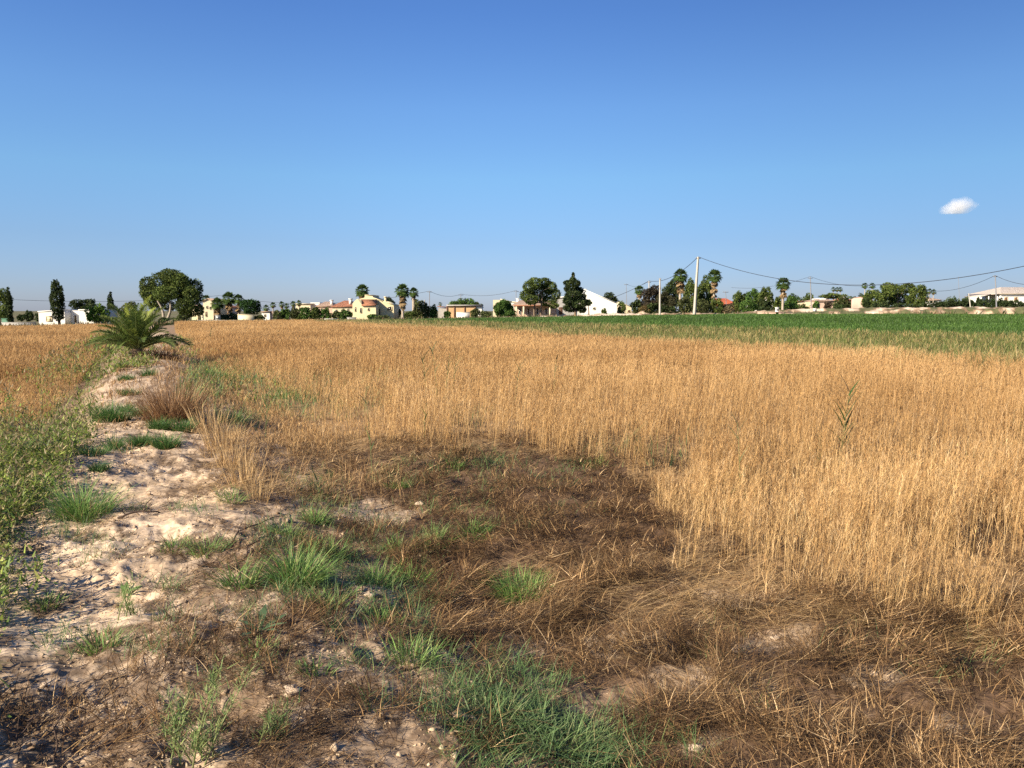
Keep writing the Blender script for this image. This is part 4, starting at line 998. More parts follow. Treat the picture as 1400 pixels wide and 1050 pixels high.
    r = bld(815, D, 'big white barn gable with roof sloping down to the right', 'white_barn', 'barn')
    wall_from(r, D, [(792, yb), (794, 404), (801, 397.5), (806, 399.5), (843, 415), (844, yb)], 9, M_white)
    slab_along(r, D, [(793.5, 404), (801, 397.5), (843.6, 415)], 9, M_white, .14, .1); chimney(r, D, 801, 396, 399.5, 3)
    opening(r, D, 810.5, 814.5, 420, 423.5, 'window', M_glass, M_cream)
    D = 146; yb = to_py(856, D)
    r = bld(856, D, 'small cream outbuilding right of the white barn', 'outbuilding', 'outbuilding'); wall_from(r, D, [(846, yb), (848, 413.5), (863.5, 420), (864, yb)], 5, M_cream); slab_along(r, D, [(847.5, 413.5), (864, 420)], 5, M_cream, .1, .1); opening(r, D, 858, 862.5, 423.5, 428, 'door', M_door)
    # orange roof house
    D = 150; yb = to_py(995, D)
    r = bld(995, D, 'house with vivid orange red roof and a yellow wall', 'orange_roofed_house')
    wall_from(r, D, [(983, yb), (983, 414.5), (998, 414.5), (998, yb)], 5, M_pink); wall_from(r, D - .3, [(998.1, yb), (998.1, 416.5), (1007.5, 416.5), (1007.5, yb)], 5.5, M_bright, 'yellow_wall')
    hip(r, D - .35, 981.5, 1008.5, 416.2, 983, 999, 407.5, 6, M_orange); opening(r, D, 988, 991, 417, 420)
    D = 160; yb = to_py(1030, D)
    r = bld(1031, D, 'little white hut half buried in the trees', 'hut', 'hut'); wall_from(r, D, [(1027, yb), (1028, 417), (1031, 415.5), (1036, 419), (1036, yb)], 4, M_white); slab_along(r, D, [(1027.5, 417.3), (1031, 415.5), (1036.6, 419.2)], 4, M_white, .1); opening(r, D, 1030, 1032.5, 419, 421)
    D = 170; yb = to_py(1055, D)
    r = bld(1055, D, 'narrow white house with pointed top left of the tall fan palm', 'narrow_house'); wall_from(r, D, [(1051, yb), (1051.5, 409), (1053.5, 405.5), (1057, 412), (1058, yb)], 5, M_white); slab_along(r, D, [(1051, 409), (1053.5, 405.5), (1057.4, 412)], 5, M_cream, .1); opening(r, D, 1053, 1055, 412, 414.5)
    D = 175; yb = to_py(1100, D)
    r = bld(1100, D, 'small cream house with reddish roof end below the thin pole', 'cream_cottage'); wall_from(r, D, [(1089, yb), (1089, 413.5), (1109, 412.5), (1109, yb)], 7, M_cream); slab_along(r, D, [(1088.5, 413), (1099, 412.2)], 7, M_tile); opening(r, D, 1092, 1094.5, 415.5, 418)
    D = 172; yb = to_py(1128, D)
    r = bld(1128, D, 'pinkish house with white upper storey behind dry shrubs', 'pink_house'); wall_from(r, D, [(1116, yb), (1116, 411.5), (1141, 411.5), (1141, yb)], 8, M_pink); wall_from(r, D + 2, [(1122, 411.4), (1122, 408), (1130, 408), (1130, 411.4)], 5, M_white, 'upper_storey'); hip(r, D, 1115, 1142, 411.3, 1131, 1138, 407.5, 8, M_tile2)
    opening(r, D, 1118.5, 1121.5, 413, 417); opening(r, D, 1128, 1131, 413, 417)
    D = 178; yb = to_py(1160, D)
    r = bld(1160, D, 'brick coloured house with a chimney left of the big dark tree', 'brick_house'); wall_from(r, D, [(1154, yb), (1154, 410), (1165, 410), (1165, yb)], 6, M_pink); hip(r, D, 1153, 1166, 410, 1156, 1162, 407, 6, M_tile); chimney(r, D, 1158, 405.5, 409, 2); opening(r, D, 1158, 1161, 412, 415)
    D = 150; yb = to_py(1186, D)
    r = bld(1186, D, 'weathered pink ruin peeping out of the dark trees', 'ruin', 'ruin'); wall_from(r, D, [(1180, yb), (1180, 408.5), (1184, 406.5), (1192, 406.5), (1193.5, 410), (1193.5, yb)], 5, M_pink); opening(r, D, 1184, 1186.5, 410, 414, 'window', M_glass, M_rust)
    slab_along(r, D, [(1183.5, 406.5), (1192.3, 406.5)], 5, M_tile2, .12)
    D = 200; yb = to_py(1278, D)
    r = bld(1278, D, 'distant pink roofed house beyond the long hedge', 'distant_house'); wall_from(r, D, [(1271, yb), (1271, 410), (1287, 410), (1287, yb)], 8, M_white); hip(r, D, 1270, 1288, 410, 1275, 1283, 406.5, 8, M_tile2); opening(r, D, 1274, 1277, 410.8, 413.5)
    # big house at right
    D = 150; yb = to_py(1380, D)
    r = bld(1390, D, 'large pale farmhouse with shallow hip roof at the right edge', 'farmhouse')
    wall_from(r, D, [(1367.5, yb), (1367.5, 401), (1440, 401), (1440, yb)], 10, M_white); hip(r, D, 1366, 1442, 401, 1390, 1420, 391.5, 10, M_paleroof, over=.5)
    for x in (1373, 1386.5, 1403): opening(r, D, x, x + 5.5, 406, 413, 'window', M_rust)
    for x in (1342, 1352, 1364):
        mb = MB(); mb.box(X_(x, D) - .07, X_(x, D) + .07, D - .1, D + .04, Z_(yb, D), Z_(405, D)); mb.build('porch_post', M_white, r)
    slab_along(r, D, [(1340, 406), (1354, 403), (1367, 402.5)], 5, M_paleroof, .18, .2, 'porch_roof')
    # low walls, cabinets, fence
    def lowwall(x0, x1, D, y0, label, m, name='low_wall', th=.25, cap=True):
        b = base_on((x0 + x1) / 2, D); r = empty(name, tuple(b)); mb = MB(); n = 8
        X0, X1 = X_(x0, D), X_(x1, D); zt = Z_(y0, D)
        mb.box(X0, X1, D, D + th, b.z - .6, zt); mb.build('wall_body', m, r)
        mb = MB(); mb.box(X0 - .05, X1 + .05, D - .05, D + th + .05, zt + .003, zt + .09); mb.build('coping', m, r)
        tag(r, label, 'wall')
    lowwall(324, 345, 135, 430.5, 'short cream garden wall under the round dark tree', M_cream)
    lowwall(268, 345, 124, 438.3, 'long very low pale kerb wall at the back edge of the straw field', M_grey)
    lowwall(443, 461, 128, 436.5, 'short white wall piece in front of the shrubs', M_white)
    lowwall(474, 486, 131, 434.5, 'low rubble wall at the foot of the yellow house', M_grey)
    lowwall(0, 45, 112, 441.5, 'low grey brown wall at the far left edge of the field', M_grey)
    lowwall(0, 15.5, 116, 436, 'green sheet fence under the pine at the left edge', M_greensheet, 'sheet_fence')
    lowwall(1037, 1083, 116, 427, 'pale pinkish kerb beside the white pillar on the bank', M_pink)
    def cab(x0, x1, y0, D, label, m, name, cat):
        b = base_on((x0 + x1) / 2, D); r = empty(name, tuple(b)); mb = MB(); a, c = X_(x0, D), X_(x1, D); zt = Z_(y0, D)
        mb.box(a, c, D, D + (c - a) * .7, b.z - .3, zt); mb.build('body', m, r)
        mb = MB(); mb.box(a - .06, c + .06, D - .06, D + (c - a) * .7 + .06, zt + .003, zt + .1); mb.build('cap', m, r)
        mb = MB(); mb.box(a + .12 * (c - a), c - .12 * (c - a), D - .03, D - .003, zt - (c - a) * .9, zt - .12); mb.build('hatch', M_metal, r)
        tag(r, label, cat)
    cab(293.5, 299, 431.5, 130, 'light grey utility cabinet in front of the pink house', M_grey, 'utility_cabinet', 'cabinet')
    cab(274, 276.5, 432, 131, 'slim cream gate pillar right of the big pine', M_cream, 'gate_pillar', 'pillar')
    cab(1061.5, 1065.5, 421, 116, 'white square pillar on the bank below the tall fan palm', M_white, 'pillar', 'pillar')
    cab(1113.5, 1117.5, 422.5, 117, 'short white block on the bank below the thin pole', M_white, 'block', 'block')
    # parked vehicles seen as pale specks
    def van(px, D, W, Hh, label, col, cat='car'):
        b = base_on(px, D); r = empty('parked_car', (b.x, b.y, b.z)); mb = MB(); x, y, z = b.x, b.y, b.z
        mb.prism([(x - W / 2, z + .3), (x + W / 2, z + .3), (x + W / 2, z + .85), (x + W * .34, z + Hh * .6), (x + W * .2, z + Hh), (x - W * .3, z + Hh), (x - W * .42, z + Hh * .6), (x - W / 2, z + .8)], y, y + 1.7)
        mb.build('body', col, r)
        mb = MB(); mb.prism([(x - W * .36, z + Hh * .62), (x + W * .27, z + Hh * .62), (x + W * .17, z + Hh * .92), (x - W * .27, z + Hh * .92)], y - .03, y - .004); mb.build('side_window', M_glass, r)
        for sx in (-.3, .3):
            mb = MB(); mb.tube([Vector((x + sx * W, y - .05, z + .33)), Vector((x + sx * W, y + .2, z + .33))], .33, 12); mb.build('wheel', M_glass, r)
        tag(r, label, cat)
    lowwall(624, 642, 146, 427.5, 'low white wall piece in front of the ochre shed', M_white)
    if 0: van(633, 146, 3.9, 1.5, 'white car parked in front of the ochre shed', M_white)
    if 0: van(246, 128, 3.6, 1.4, 'pale grey car parked under the big pine', M_metal)

ORD = 'first second third fourth fifth sixth seventh eighth ninth tenth eleventh twelfth thirteenth fourteenth fifteenth sixteenth seventeenth eighteenth'.split()
def far_trees():
    PG = 'fan palms among the farmhouses'
    tree(3, 391, 40, 118, 'pine', 'dark pine cut by the left edge of the photo', name='pine_tree', ybot=441)
    tree(17.5, 391, 10, 115, 'cypress', 'slim dark cypress next to the pine at the left edge', ybot=444)
    for x, y, w_, lb in [(33, 429, 10, 'small dark shrub left of the white house'), (44, 424, 14, 'rounded distant shrub touching the white house'), (60, 427, 20, 'low far shrub line behind the white house')]:
        tree(x, y, w_, 170, 'bush', lb, G_DARK)
    tree(84, 381.5, 21, 119, 'cypress', 'tall broad cypress with forked tips in front of the white house', ybot=441,
         lobes=[(84, 430, 8, 9), (84, 420, 9.5, 11), (83, 408, 9, 12), (80, 396, 4.5, 12), (79.5, 388, 2.3, 6.5), (84, 392, 3, 9), (89.5, 398, 2.2, 8), (90, 408, 3.5, 10), (76.5, 412, 2.6, 7)])
    tree(119, 407, 34, 160, 'round', 'dark broad tree behind the white house', G_DARK, ybot=426)
    tree(136, 415, 32, 122, 'bush', 'bright green bush at the right end of the white house', G_BRT)
    tree(154.8, 398, 10, 140, 'cypress', 'small single cypress above the bright bush', ybot=432)
    tree(180, 412, 22, 165, 'round', 'dim olive tree peeping out behind the young palm', G_OLIVE)
    tree(237, 366, 84, 138, 'pine', 'big spreading pine with two pale trunks in a V', ybot=430, n=26000, barkm=M_palebark,
         trunks=[(236.5, -1.2), (238.5, .7)], tfront=2.2,
         lobes=[(205, 389, 11, 11), (204, 400, 10, 10), (212, 402, 15, 13), (222, 387, 15, 16), (229, 377, 13, 10), (241, 381, 16, 13), (252, 385, 13, 12), (263, 393, 11, 13), (268, 403, 11, 13), (258, 407, 17, 14), (238, 396, 22, 13), (214, 413, 13, 9), (208, 410, 9, 9), (264, 418, 14, 10), (256, 428, 10, 8), (272, 424, 6, 9), (240, 388, 20, 14), (226, 418, 9, 8), (250, 414, 10, 10), (216, 420, 9, 6), (237, 402, 17, 11), (232, 408, 10, 7), (262, 425, 12, 9)])
    for x, y, w_, lb in [(247, 434, 16, 'low shrub at the foot of the V shaped trunks'), (250, 432, 22, 'low dark shrub right of the V shaped trunks'), (226, 434, 16, 'low shrub between the young palm and the big pine')]:
        tree(x, y, w_, 130, 'bush', lb, G_OLIVE, n=900)
    palm_far(285, 404, 413, 12, 190, 'small palm top showing above the cream gabled house', .3, PG)
    palm_far(300, 406, 424, 18, 150, 'leftmost fan palm of the clump of three with brown skirt', 1.0, PG)
    palm_far(316, 399, 418, 20, 150, 'tallest fan palm of the clump of three, in its middle', 1.2, PG)
    palm_far(329, 401, 418, 15, 150, 'rightmost fan palm of the clump of three, skirt brown', 1.4, PG)
    tree(345, 407.5, 31, 138, 'round', 'dense round dark green tree behind the cream garden wall', [(.035, .075, .022), (.028, .06, .02)], ybot=432)
    palm_far(366, 418, 424, 10, 160, 'little palm over the low white and pink house', .2, PG, n=16)
    palm_far(375.5, 414, 420, 9, 150, 'thin palm in front of the pink side of the low house', .1, PG, n=18)
    for x, y, w_, lb in [(387.5, 412.5, 9, 'thin palm left of the mid field shrubs'), (394, 414.5, 8, 'shorter thin palm beside its taller neighbour'), (403, 412, 9, 'thin palm in front of the long cream house, left one'), (411, 410.5, 8, 'thin palm rising above the long cream house parapet')]:
        palm_far(x, y, y + 7, w_, 168, lb, .5, PG, n=18)
    sh = [(382, 424, 16, G_OLIVE, 'olive shrub under the thin palms'), (392, 421, 15, G_LEAF, 'leafy shrub between thin palms and cream house'), (405, 420, 16, G_OLIVE, 'brownish shrub in front of the long cream house'),
          (420, 418, 20, G_LEAF, 'big green shrub in front of the cream parapet'), (434, 419, 18, G_PINE, 'dark shrub left of the first terracotta roof'), (447, 420.5, 16, G_LEAF, 'green shrub in front of the first terracotta roof'),
          (461, 424, 16, G_OLIVE, 'dull shrub between the two terracotta roofed houses'), (472, 422, 18, G_LEAF, 'round green shrub beside the yellow house'), (412, 428, 18, G_PINE, 'low shrub at the field edge before the cream house'), (480, 425, 8, G_PINE, 'narrow shrub against the yellow gable')]
    for x, y, w_, g, lb in sh: tree(x, y, w_, 134, 'bush', lb, g)
    palm_far(497, 388.5, 406, 19, 165, 'large bushy palm rising behind the yellow house', .3, PG, n=40)
    tree(532, 404.5, 22, 172, 'round', 'dark tree behind the right slope of the yellow house', G_DARK)
    tree(511, 429, 16, 133, 'bush', 'low green bush at the yellow house door'); tree(522, 431, 30, 132, 'bush', 'brown green hedge along the yellow house', G_OLIVE)
    tree(543, 418, 14, 150, 'bush', 'pale olive bush between the yellow house and the tall palm', G_OLIVE)
    palm_far(551.5, 386.5, 412, 20, 136, 'tall fan palm with full skirt right of the yellow house', 1.5, PG, n=40)
    palm_far(566.5, 393, 406, 14, 142, 'fan palm with thick pale trunk beside the taller one', 1.0, PG, slim=1.9)
    for x, y, w_, g, lb in [(574, 408, 18, G_OLIVE, 'olive tree right of the thick trunked palm'), (562, 424, 22, G_PINE, 'dark shrub at the foot of the thick trunked palm'), (584, 413, 10, G_OLIVE, 'brownish tree with the grey pole'), (593, 415, 12, G_LEAF, 'green bush left of the lean-to'), (576, 428, 30, G_OLIVE, 'low undergrowth at the crop edge'),
                            (612, 425, 10, G_LEAF, 'round bush at the left corner of the ochre shed'), (664, 424, 18, G_OLIVE, 'yellowish bush right of the ochre shed')]:
        tree(x, y, w_, 140, 'bush', lb, g)
    palm_far(602.5, 413, 418, 6, 190, 'tiny far palm above the lean-to', .2, PG, n=12)
    tree(634, 408, 40, 175, 'round', 'broad dark tree behind the ochre shed', G_LEAF); tree(652, 411.5, 16, 176, 'round', 'smaller tree right of the broad one behind the shed', G_PINE)
    tree(687.5, 408.5, 31, 140, 'bush', 'large round green bush before the cream block house', G_LEAF, n=5000)
    tree(738, 380, 55, 140, 'pine', 'round topped pine with two thin trunks in front of the porch', ybot=421, n=9000, trunks=[(731, 0), (740, 0)],
         lobes=[(722, 392, 8, 8), (718, 404, 8, 7), (731, 387, 10, 8), (744, 386, 9, 7), (752, 393, 10, 9), (760, 402, 7, 8), (738, 400, 17, 12), (726, 410, 11, 7), (750, 412, 13, 7), (757, 418, 8, 4)])
    tree(785, 372.5, 34, 124, 'conifer', 'dark pointed conifer in front of the white barn', ybot=429, n=9000,
         lobes=[(783, 376, 2, 4), (782, 383, 4.5, 4), (775, 387, 6, 4), (786, 388, 7, 5), (779, 395, 9, 6), (790, 397, 8, 5), (783, 404, 12, 7), (795, 406, 6, 5), (776, 411, 8, 6), (790, 415, 12, 6), (782, 421, 13, 6), (800, 412, 5, 3), (795, 423, 6, 5)])
    tree(804, 409.5, 9, 135, 'bush', 'dark outstretched branch clump against the white barn', G_DARK, name='shrub', ybot=418)
    tree(834, 400, 27, 165, 'round', 'dark round tree behind the white barn roof', G_DARK); tree(825, 421.5, 9, 136, 'bush', 'small round bush against the white barn wall', G_PINE); tree(849, 412, 12, 139, 'round', 'small round tree between barn and outbuilding', G_PINE)
    # thicket around the pole
    palm_far(872.5, 390.5, 403, 14, 150, 'fan palm at the left end of the dark thicket', .8, PG)
    tree(890, 388, 32, 140, 'round', 'dark purplish brown bare looking tree in the thicket', [(.055, .04, .03), (.04, .032, .026), (.07, .055, .035)]); tree(870, 408, 20, 146, 'bush', 'dark bush under the leftmost thicket palm', G_DARK)
    tree(916, 383, 28, 152, 'round', 'dark green tree behind the white post', G_DARK); tree(908, 398, 30, 138, 'round', 'bushy dark olive tree right of the white post', [(.06, .055, .03), (.045, .045, .025)])
    palm_far(928, 367, 386, 20, 138, 'tall fan palm left of the leaning pole with pale skirt', 1.5, PG, n=40)
    tree(943, 381, 24, 146, 'round', 'olive green tree directly left of the leaning pole', G_PINE); tree(962, 377, 26, 144, 'round', 'dark green tree directly right of the leaning pole', G_PINE)
    palm_far(974, 369, 386, 20, 136, 'shaggy fan palm right of the leaning pole with the longest skirt', 2.1, PG, n=40)
    for x, y, w_, g, lb in [(935, 404, 20, G_OLIVE, 'brown green undergrowth left of the leaning pole'), (958, 408, 26, G_OLIVE, 'scrubby undergrowth right of the leaning pole'), (978, 407, 20, G_PINE, 'dark bush below the shaggy palm'), (895, 412, 30, G_DARK, 'dark undergrowth around the white post'), (880, 416, 16, [(.2, .13, .06), (.12, .1, .04)], 'orange brown bush by the sand heap'),
                            (992, 416, 26, [(.2, .15, .09), (.13, .11, .06)], 'greyish dry brush before the orange roof'), (915, 418, 26, G_DARK, 'low dark bush right of the white post')]:
        tree(x, y, w_, 134, 'bush', lb, g)
    tree(1008, 395, 17, 146, 'round', 'green tree right of the orange roofed house', G_PINE); tree(1027, 394, 20, 150, 'round', 'spiky dark green tree left of the darker pair', G_LEAF); tree(1043, 391, 24, 142, 'round', 'dark rounded tree left of the narrow white house', G_PINE)
    for x, y, w_, g, lb in [(1020, 408, 24, G_LEAF, 'bush in front of the spiky tree'), (1043, 408, 24, G_DARK, 'dark bush below the rounded tree'), (1060, 404, 12, G_PINE, 'dark bush beside the narrow white house')]:
        tree(x, y, w_, 138, 'bush', lb, g)
    palm_far(1067.5, 380, 396, 19, 136, 'tall solitary fan palm between the narrow house and the round trees', 1.1, PG, n=40)
    tree(1080, 400, 20, 146, 'round', 'bright green round tree right of the solitary palm', G_LEAF); tree(1074, 412, 26, 138, 'bush', 'low bushes under the solitary palm', G_LEAF)
    tree(1102, 401.5, 16, 182, 'round', 'round tree behind the small cream house', G_PINE); tree(1096, 416, 20, 150, 'bush', 'olive bush before the small cream house', G_OLIVE); tree(1113, 409, 10, 160, 'bush', 'green bush at the foot of the thin pole')
    tree(1136, 401, 38, 185, 'umbrella', 'flat domed pine behind the pink house', G_PINE, ybot=409); tree(1148, 404, 24, 170, 'round', 'brown olive tree over the pink house', G_OLIVE); tree(1128, 411, 12, 165, 'bush', 'dry dark shrub before the pink house', [(.1, .07, .05)]); tree(1145, 414, 22, 160, 'bush', 'dark scrub left of the brick coloured house', G_DARK); tree(1168, 410, 18, 160, 'bush', 'dark scrub right of the brick coloured house', G_DARK)
    for x, lb in ((1135.5, 'left one of three slender palms far behind the pink house'), (1140.5, 'middle one of three slender palms far behind the pink house'), (1145, 'right one of three slender palms far behind the pink house')):
        palm_far(x, 393, 398, 7, 230, lb, .1, PG, n=14, slim=.7)
    tree(1192, 394, 36, 146, 'round', 'dark tree around the pink ruin', G_PINE); tree(1222, 387, 48, 150, 'round', 'largest dark tree of the right hand grove', G_PINE, ybot=419, n=7000,
         lobes=[(1206, 398, 10, 9), (1214, 392, 10, 6), (1222, 398, 14, 10), (1235, 394, 10, 7), (1212, 410, 14, 8), (1232, 409, 14, 9)]); tree(1250, 389, 28, 148, 'round', 'domed dark tree at the right end of the grove', G_PINE)
    tree(1182, 406, 10, 140, 'bush', 'ivy clad bush left of the ruin', G_DARK)
    for x, lb in ((1178, 'left one of two flat topped slender palms over the grove'), (1188, 'right one of two flat topped slender palms over the grove')): palm_far(x, 388, 393, 9, 170, lb, .1, PG, n=16, slim=.7)
    for x, y, w_, lb in [(1200, 413, 30, 'low hedge piece below the ruin'), (1228, 414, 32, 'low hedge piece below the largest dark tree'), (1256, 413, 26, 'low hedge piece below the domed tree')]: tree(x, y, w_, 136, 'bush', lb, G_DARK)
    tree(1258.7, 388, 3.4, 175, 'cypress', 'thin dark cypress spike behind the domed tree')
    palm_far(1265.5, 395, 401, 8, 165, 'slender palm next to the domed tree', .2, PG, n=14, slim=.7); palm_far(1271.5, 397, 401, 8, 165, 'slender palm standing clear at the left end of the hedge', .2, PG, n=14, slim=.7)
    # long hedge of separate shrubs
    for i, x in enumerate(range(1272, 1420, 13)):
        y = [411, 410, 408, 408, 409, 409.5, 407.5, 408, 409, 410, 408, 409][i % 12]
        tree(x, y, 19, 134, 'bush', 'clipped dark shrub in the long hedge, %s from its left end' % ['first', 'second', 'third', 'fourth', 'fifth', 'sixth', 'seventh', 'eighth', 'ninth', 'tenth', 'eleventh', 'twelfth'][i], [(.03, .045, .018), (.04, .058, .022)], group='shrubs of the long hedge')
    tree(1317, 404, 5, 138, 'bush', 'small upright tuft above the hedge', G_DARK); tree(1334, 404, 10, 138, 'bush', 'dark bush above the hedge left of the porch roof', G_DARK); tree(1356, 398, 20, 165, 'round', 'pale green tree behind the porch roof', G_OLIVE)
    for i, x in enumerate(range(986, 1178, 11)):
        tree(x, 410 + [0, 2, -1, 1.5, -.5, 2.5][i % 6], 17 + 3 * (i % 3), 176 + 4 * (i % 2), 'bush', 'low dark shrub in the scrub belt behind the bank, %s from the orange roof' % ORD[i], [G_PINE, G_DARK, G_OLIVE][i % 3], group='scrub belt behind the bank', n=420)
    for j, (x, y, w_) in enumerate([(1016, 399, 22), (1034, 401, 26), (1086, 403, 24), (1160, 403, 26), (1178, 400, 20), (1300, 405, 40), (1330, 406, 36)]):
        tree(x, y, w_, 200, 'round', 'hazy far tree at the back of the belt, %s from the orange roof' % ORD[j], G_PINE if j % 2 else G_DARK, group='far trees behind the belt', n=900)
    # far skyline clumps
    for x, y, w_, lb in [(190, 428, 30, 'far dim shrub behind the young palm'), (318, 428, 20, 'dark undergrowth below the palm clump'), (306, 430, 18, 'brownish undergrowth left of the palm clump'), (650, 421, 16, 'dark far shrub behind the shed end'), (700, 421, 12, 'dim shrub at the porch corner'), (357, 430, 14, 'low shrub right of the round dark tree')]:
        tree(x, y, w_, 145, 'bush', lb, G_OLIVE)

def poles():
    M_arm = mat('dark_steel', (.12, .12, .13), .6, .1, 3)
    def pole(px, ytop, ybase, D, r, label, m, lean_px=0, arms=(), name='utility_pole', square=False, cat='utility pole'):
        b = base_on(px, D); root = empty(name, tuple(b)); zt = Z_(ytop, D); xt = X_(px + lean_px, D)
        mb = MB(); mb.tube([Vector((b.x, D, b.z - .5)), Vector(((b.x + xt) / 2, D, (b.z + zt) / 2)), Vector((xt, D, zt))], [r * 1.25, r, r * .75], 4 if square else 8); mb.build('pole_shaft', m, root)
        for j, (dz, wv) in enumerate(arms):
            mb = MB(); mb.box(xt - wv / 2, xt + wv / 2, D - .05, D + .05, zt - dz - .04, zt - dz + .04); mb.build('crossarm', M_arm, root)
            for s_ in (-.42, 0, .42):
                mb = MB(); mb.tube([Vector((xt + s_ * wv, D, zt - dz + .06)), Vector((xt + s_ * wv, D, zt - dz + .2))], [.05, .04], 6); mb.build('insulator', M_metal, root)
        tag(root, label, cat, 'utility poles and masts'); return Vector((xt, D, zt))
    M_pole = mat('pale_concrete', (.50, .46, .39), .85, .12, 3)
    M_thin = mat('weathered_steel', (.25, .25, .26), .6, .1, 3)
    p1 = pole(947.5, 351, 430, 116, .20, 'large pale concrete pole leaning right, carrying the sagging cable', M_pole, 6, ((.25, .7),), square=True)
    pole(901, 381, 430, 117, .13, 'slim white post left of the leaning concrete pole', M_pole, 1, ((.1, .3),))
    p2 = pole(887, 384, 430, 150, .12, 'short pole top above the dark thicket', M_pole, 0, ((.3, .8),))
    pa = pole(856, 388, 428, 185, .06, 'thin grey mast behind the outbuilding', M_thin, 0, ((.2, 1.0),))
    pb = pole(587.3, 398, 430, 160, .09, 'thin dark pole in the brownish tree left of the shed', M_thin, 0, ((.2, .9),))
    pole(580.5, 410, 430, 145, .12, 'short pale post left of the thin dark pole', M_pole)
    pc = pole(630, 402, 425, 200, .09, 'far pole behind the broad tree of the shed', M_thin, 0, ((.3, 1.2),))
    pd = pole(705.5, 397, 425, 190, .08, 'far pole left of the round topped pine', M_thin, 0, ((.3, 1.2),))
    pe = pole(1107, 378, 418, 170, .11, 'thin grey pole crossed by the cable above the small cream house', M_thin, 0, ((.4, 1.0),))
    pf = pole(1359.3, 376.5, 418, 122, .09, 'thin wooden pole in front of the pale tree at the right', M_thin, 0, ((.2, .6),))
    pole(1309, 378, 412, 260, .07, 'faint far mast over the long hedge', M_thin, 0, ())
    pole(1324.5, 401, 412, 132, .10, 'short white post in the hedge', M_pole)
    pole(992, 398, 418, 145, .06, 'thin antenna mast above the orange roof', M_thin, 0, ((.2, 1.0),), 'antenna_mast', cat='mast')
    def wire(a, b, sag, r, label, n=30, off=0):
        mb = MB(); pts = []
        for i in range(n + 1):
            t = i / n; p = a.lerp(b, t); p.z -= 4 * sag * t * (1 - t); p.y += off; pts.append(p)
        mb.tube(pts, r, 5, (1, 1, 1)); o = mb.build('power_cable', M_wire); tag(o, label, 'cable', 'overhead cables')
    M_wire = mat('cable_rubber', (.03, .03, .035), .6, .05, 5)
    # main cable: pole -> next pole outside the right edge. fit: at px 1150 y 379, at 1400 y 352
    q = P(1560, 322, 70); zq = float(zg(q.x, 70, False))
    root = empty('utility_pole', (q.x, 70, zq)); mb = MB(); mb.tube([Vector((q.x, 70, zq - .5)), Vector((q.x, 70, q.z + .1))], [.22, .16], 4); mb.build('pole_shaft', M_pole, root)
    mb = MB(); mb.box(q.x - .35, q.x + .35, 69.93, 70.07, q.z - .2, q.z - .08); mb.build('crossarm', M_metal, root)
    tag(root, 'pale concrete pole outside the right edge carrying the near end of the cable', 'utility pole', 'utility poles and masts')
    wire(p1, Vector((q.x, 70, q.z)), MAIN_SAG, .034, 'thick black cable sagging from the leaning pole to the right edge', 60)
    wire(p1, p2, 1.2, .04, 'cable running from the leaning pole back to the short pole top')
    wire(p2, pd, 4.0, .038, 'cable from the short pole top over the barn to a far pole')
    wire(pd, pc, .8, .033, 'thin cable between the two far poles in the middle')
    wire(pc, pb, .8, .033, 'thin cable between the far pole and the dark pole by the palms')
    wire(pb, P(300, 404, 190), 2.2, .033, 'long thin cable over the terracotta roofs')
    wire(P(300, 404, 190), P(-60, 405, 150), 1.2, .03, 'thin cable passing behind the cypress at the left')
    wire(pa, p2, .8, .022, 'short thin cable from the grey mast to the short pole')
    wire(pe, P(1000, 393, 190), 1.0, .028, 'thin cable from the grey pole down behind the shaggy palm')
    wire(pe, P(1180, 391, 170), .6, .028, 'thin cable from the grey pole to the flat topped palms')
    wire(pf, P(1255, 395, 150), 1.2, .03, 'thin cable from the wooden pole to the thin cypress')
    wire(pf, P(1440, 386, 112), .8, .03, 'thin cable from the wooden pole to the right edge')
MAIN_SAG = 4.2

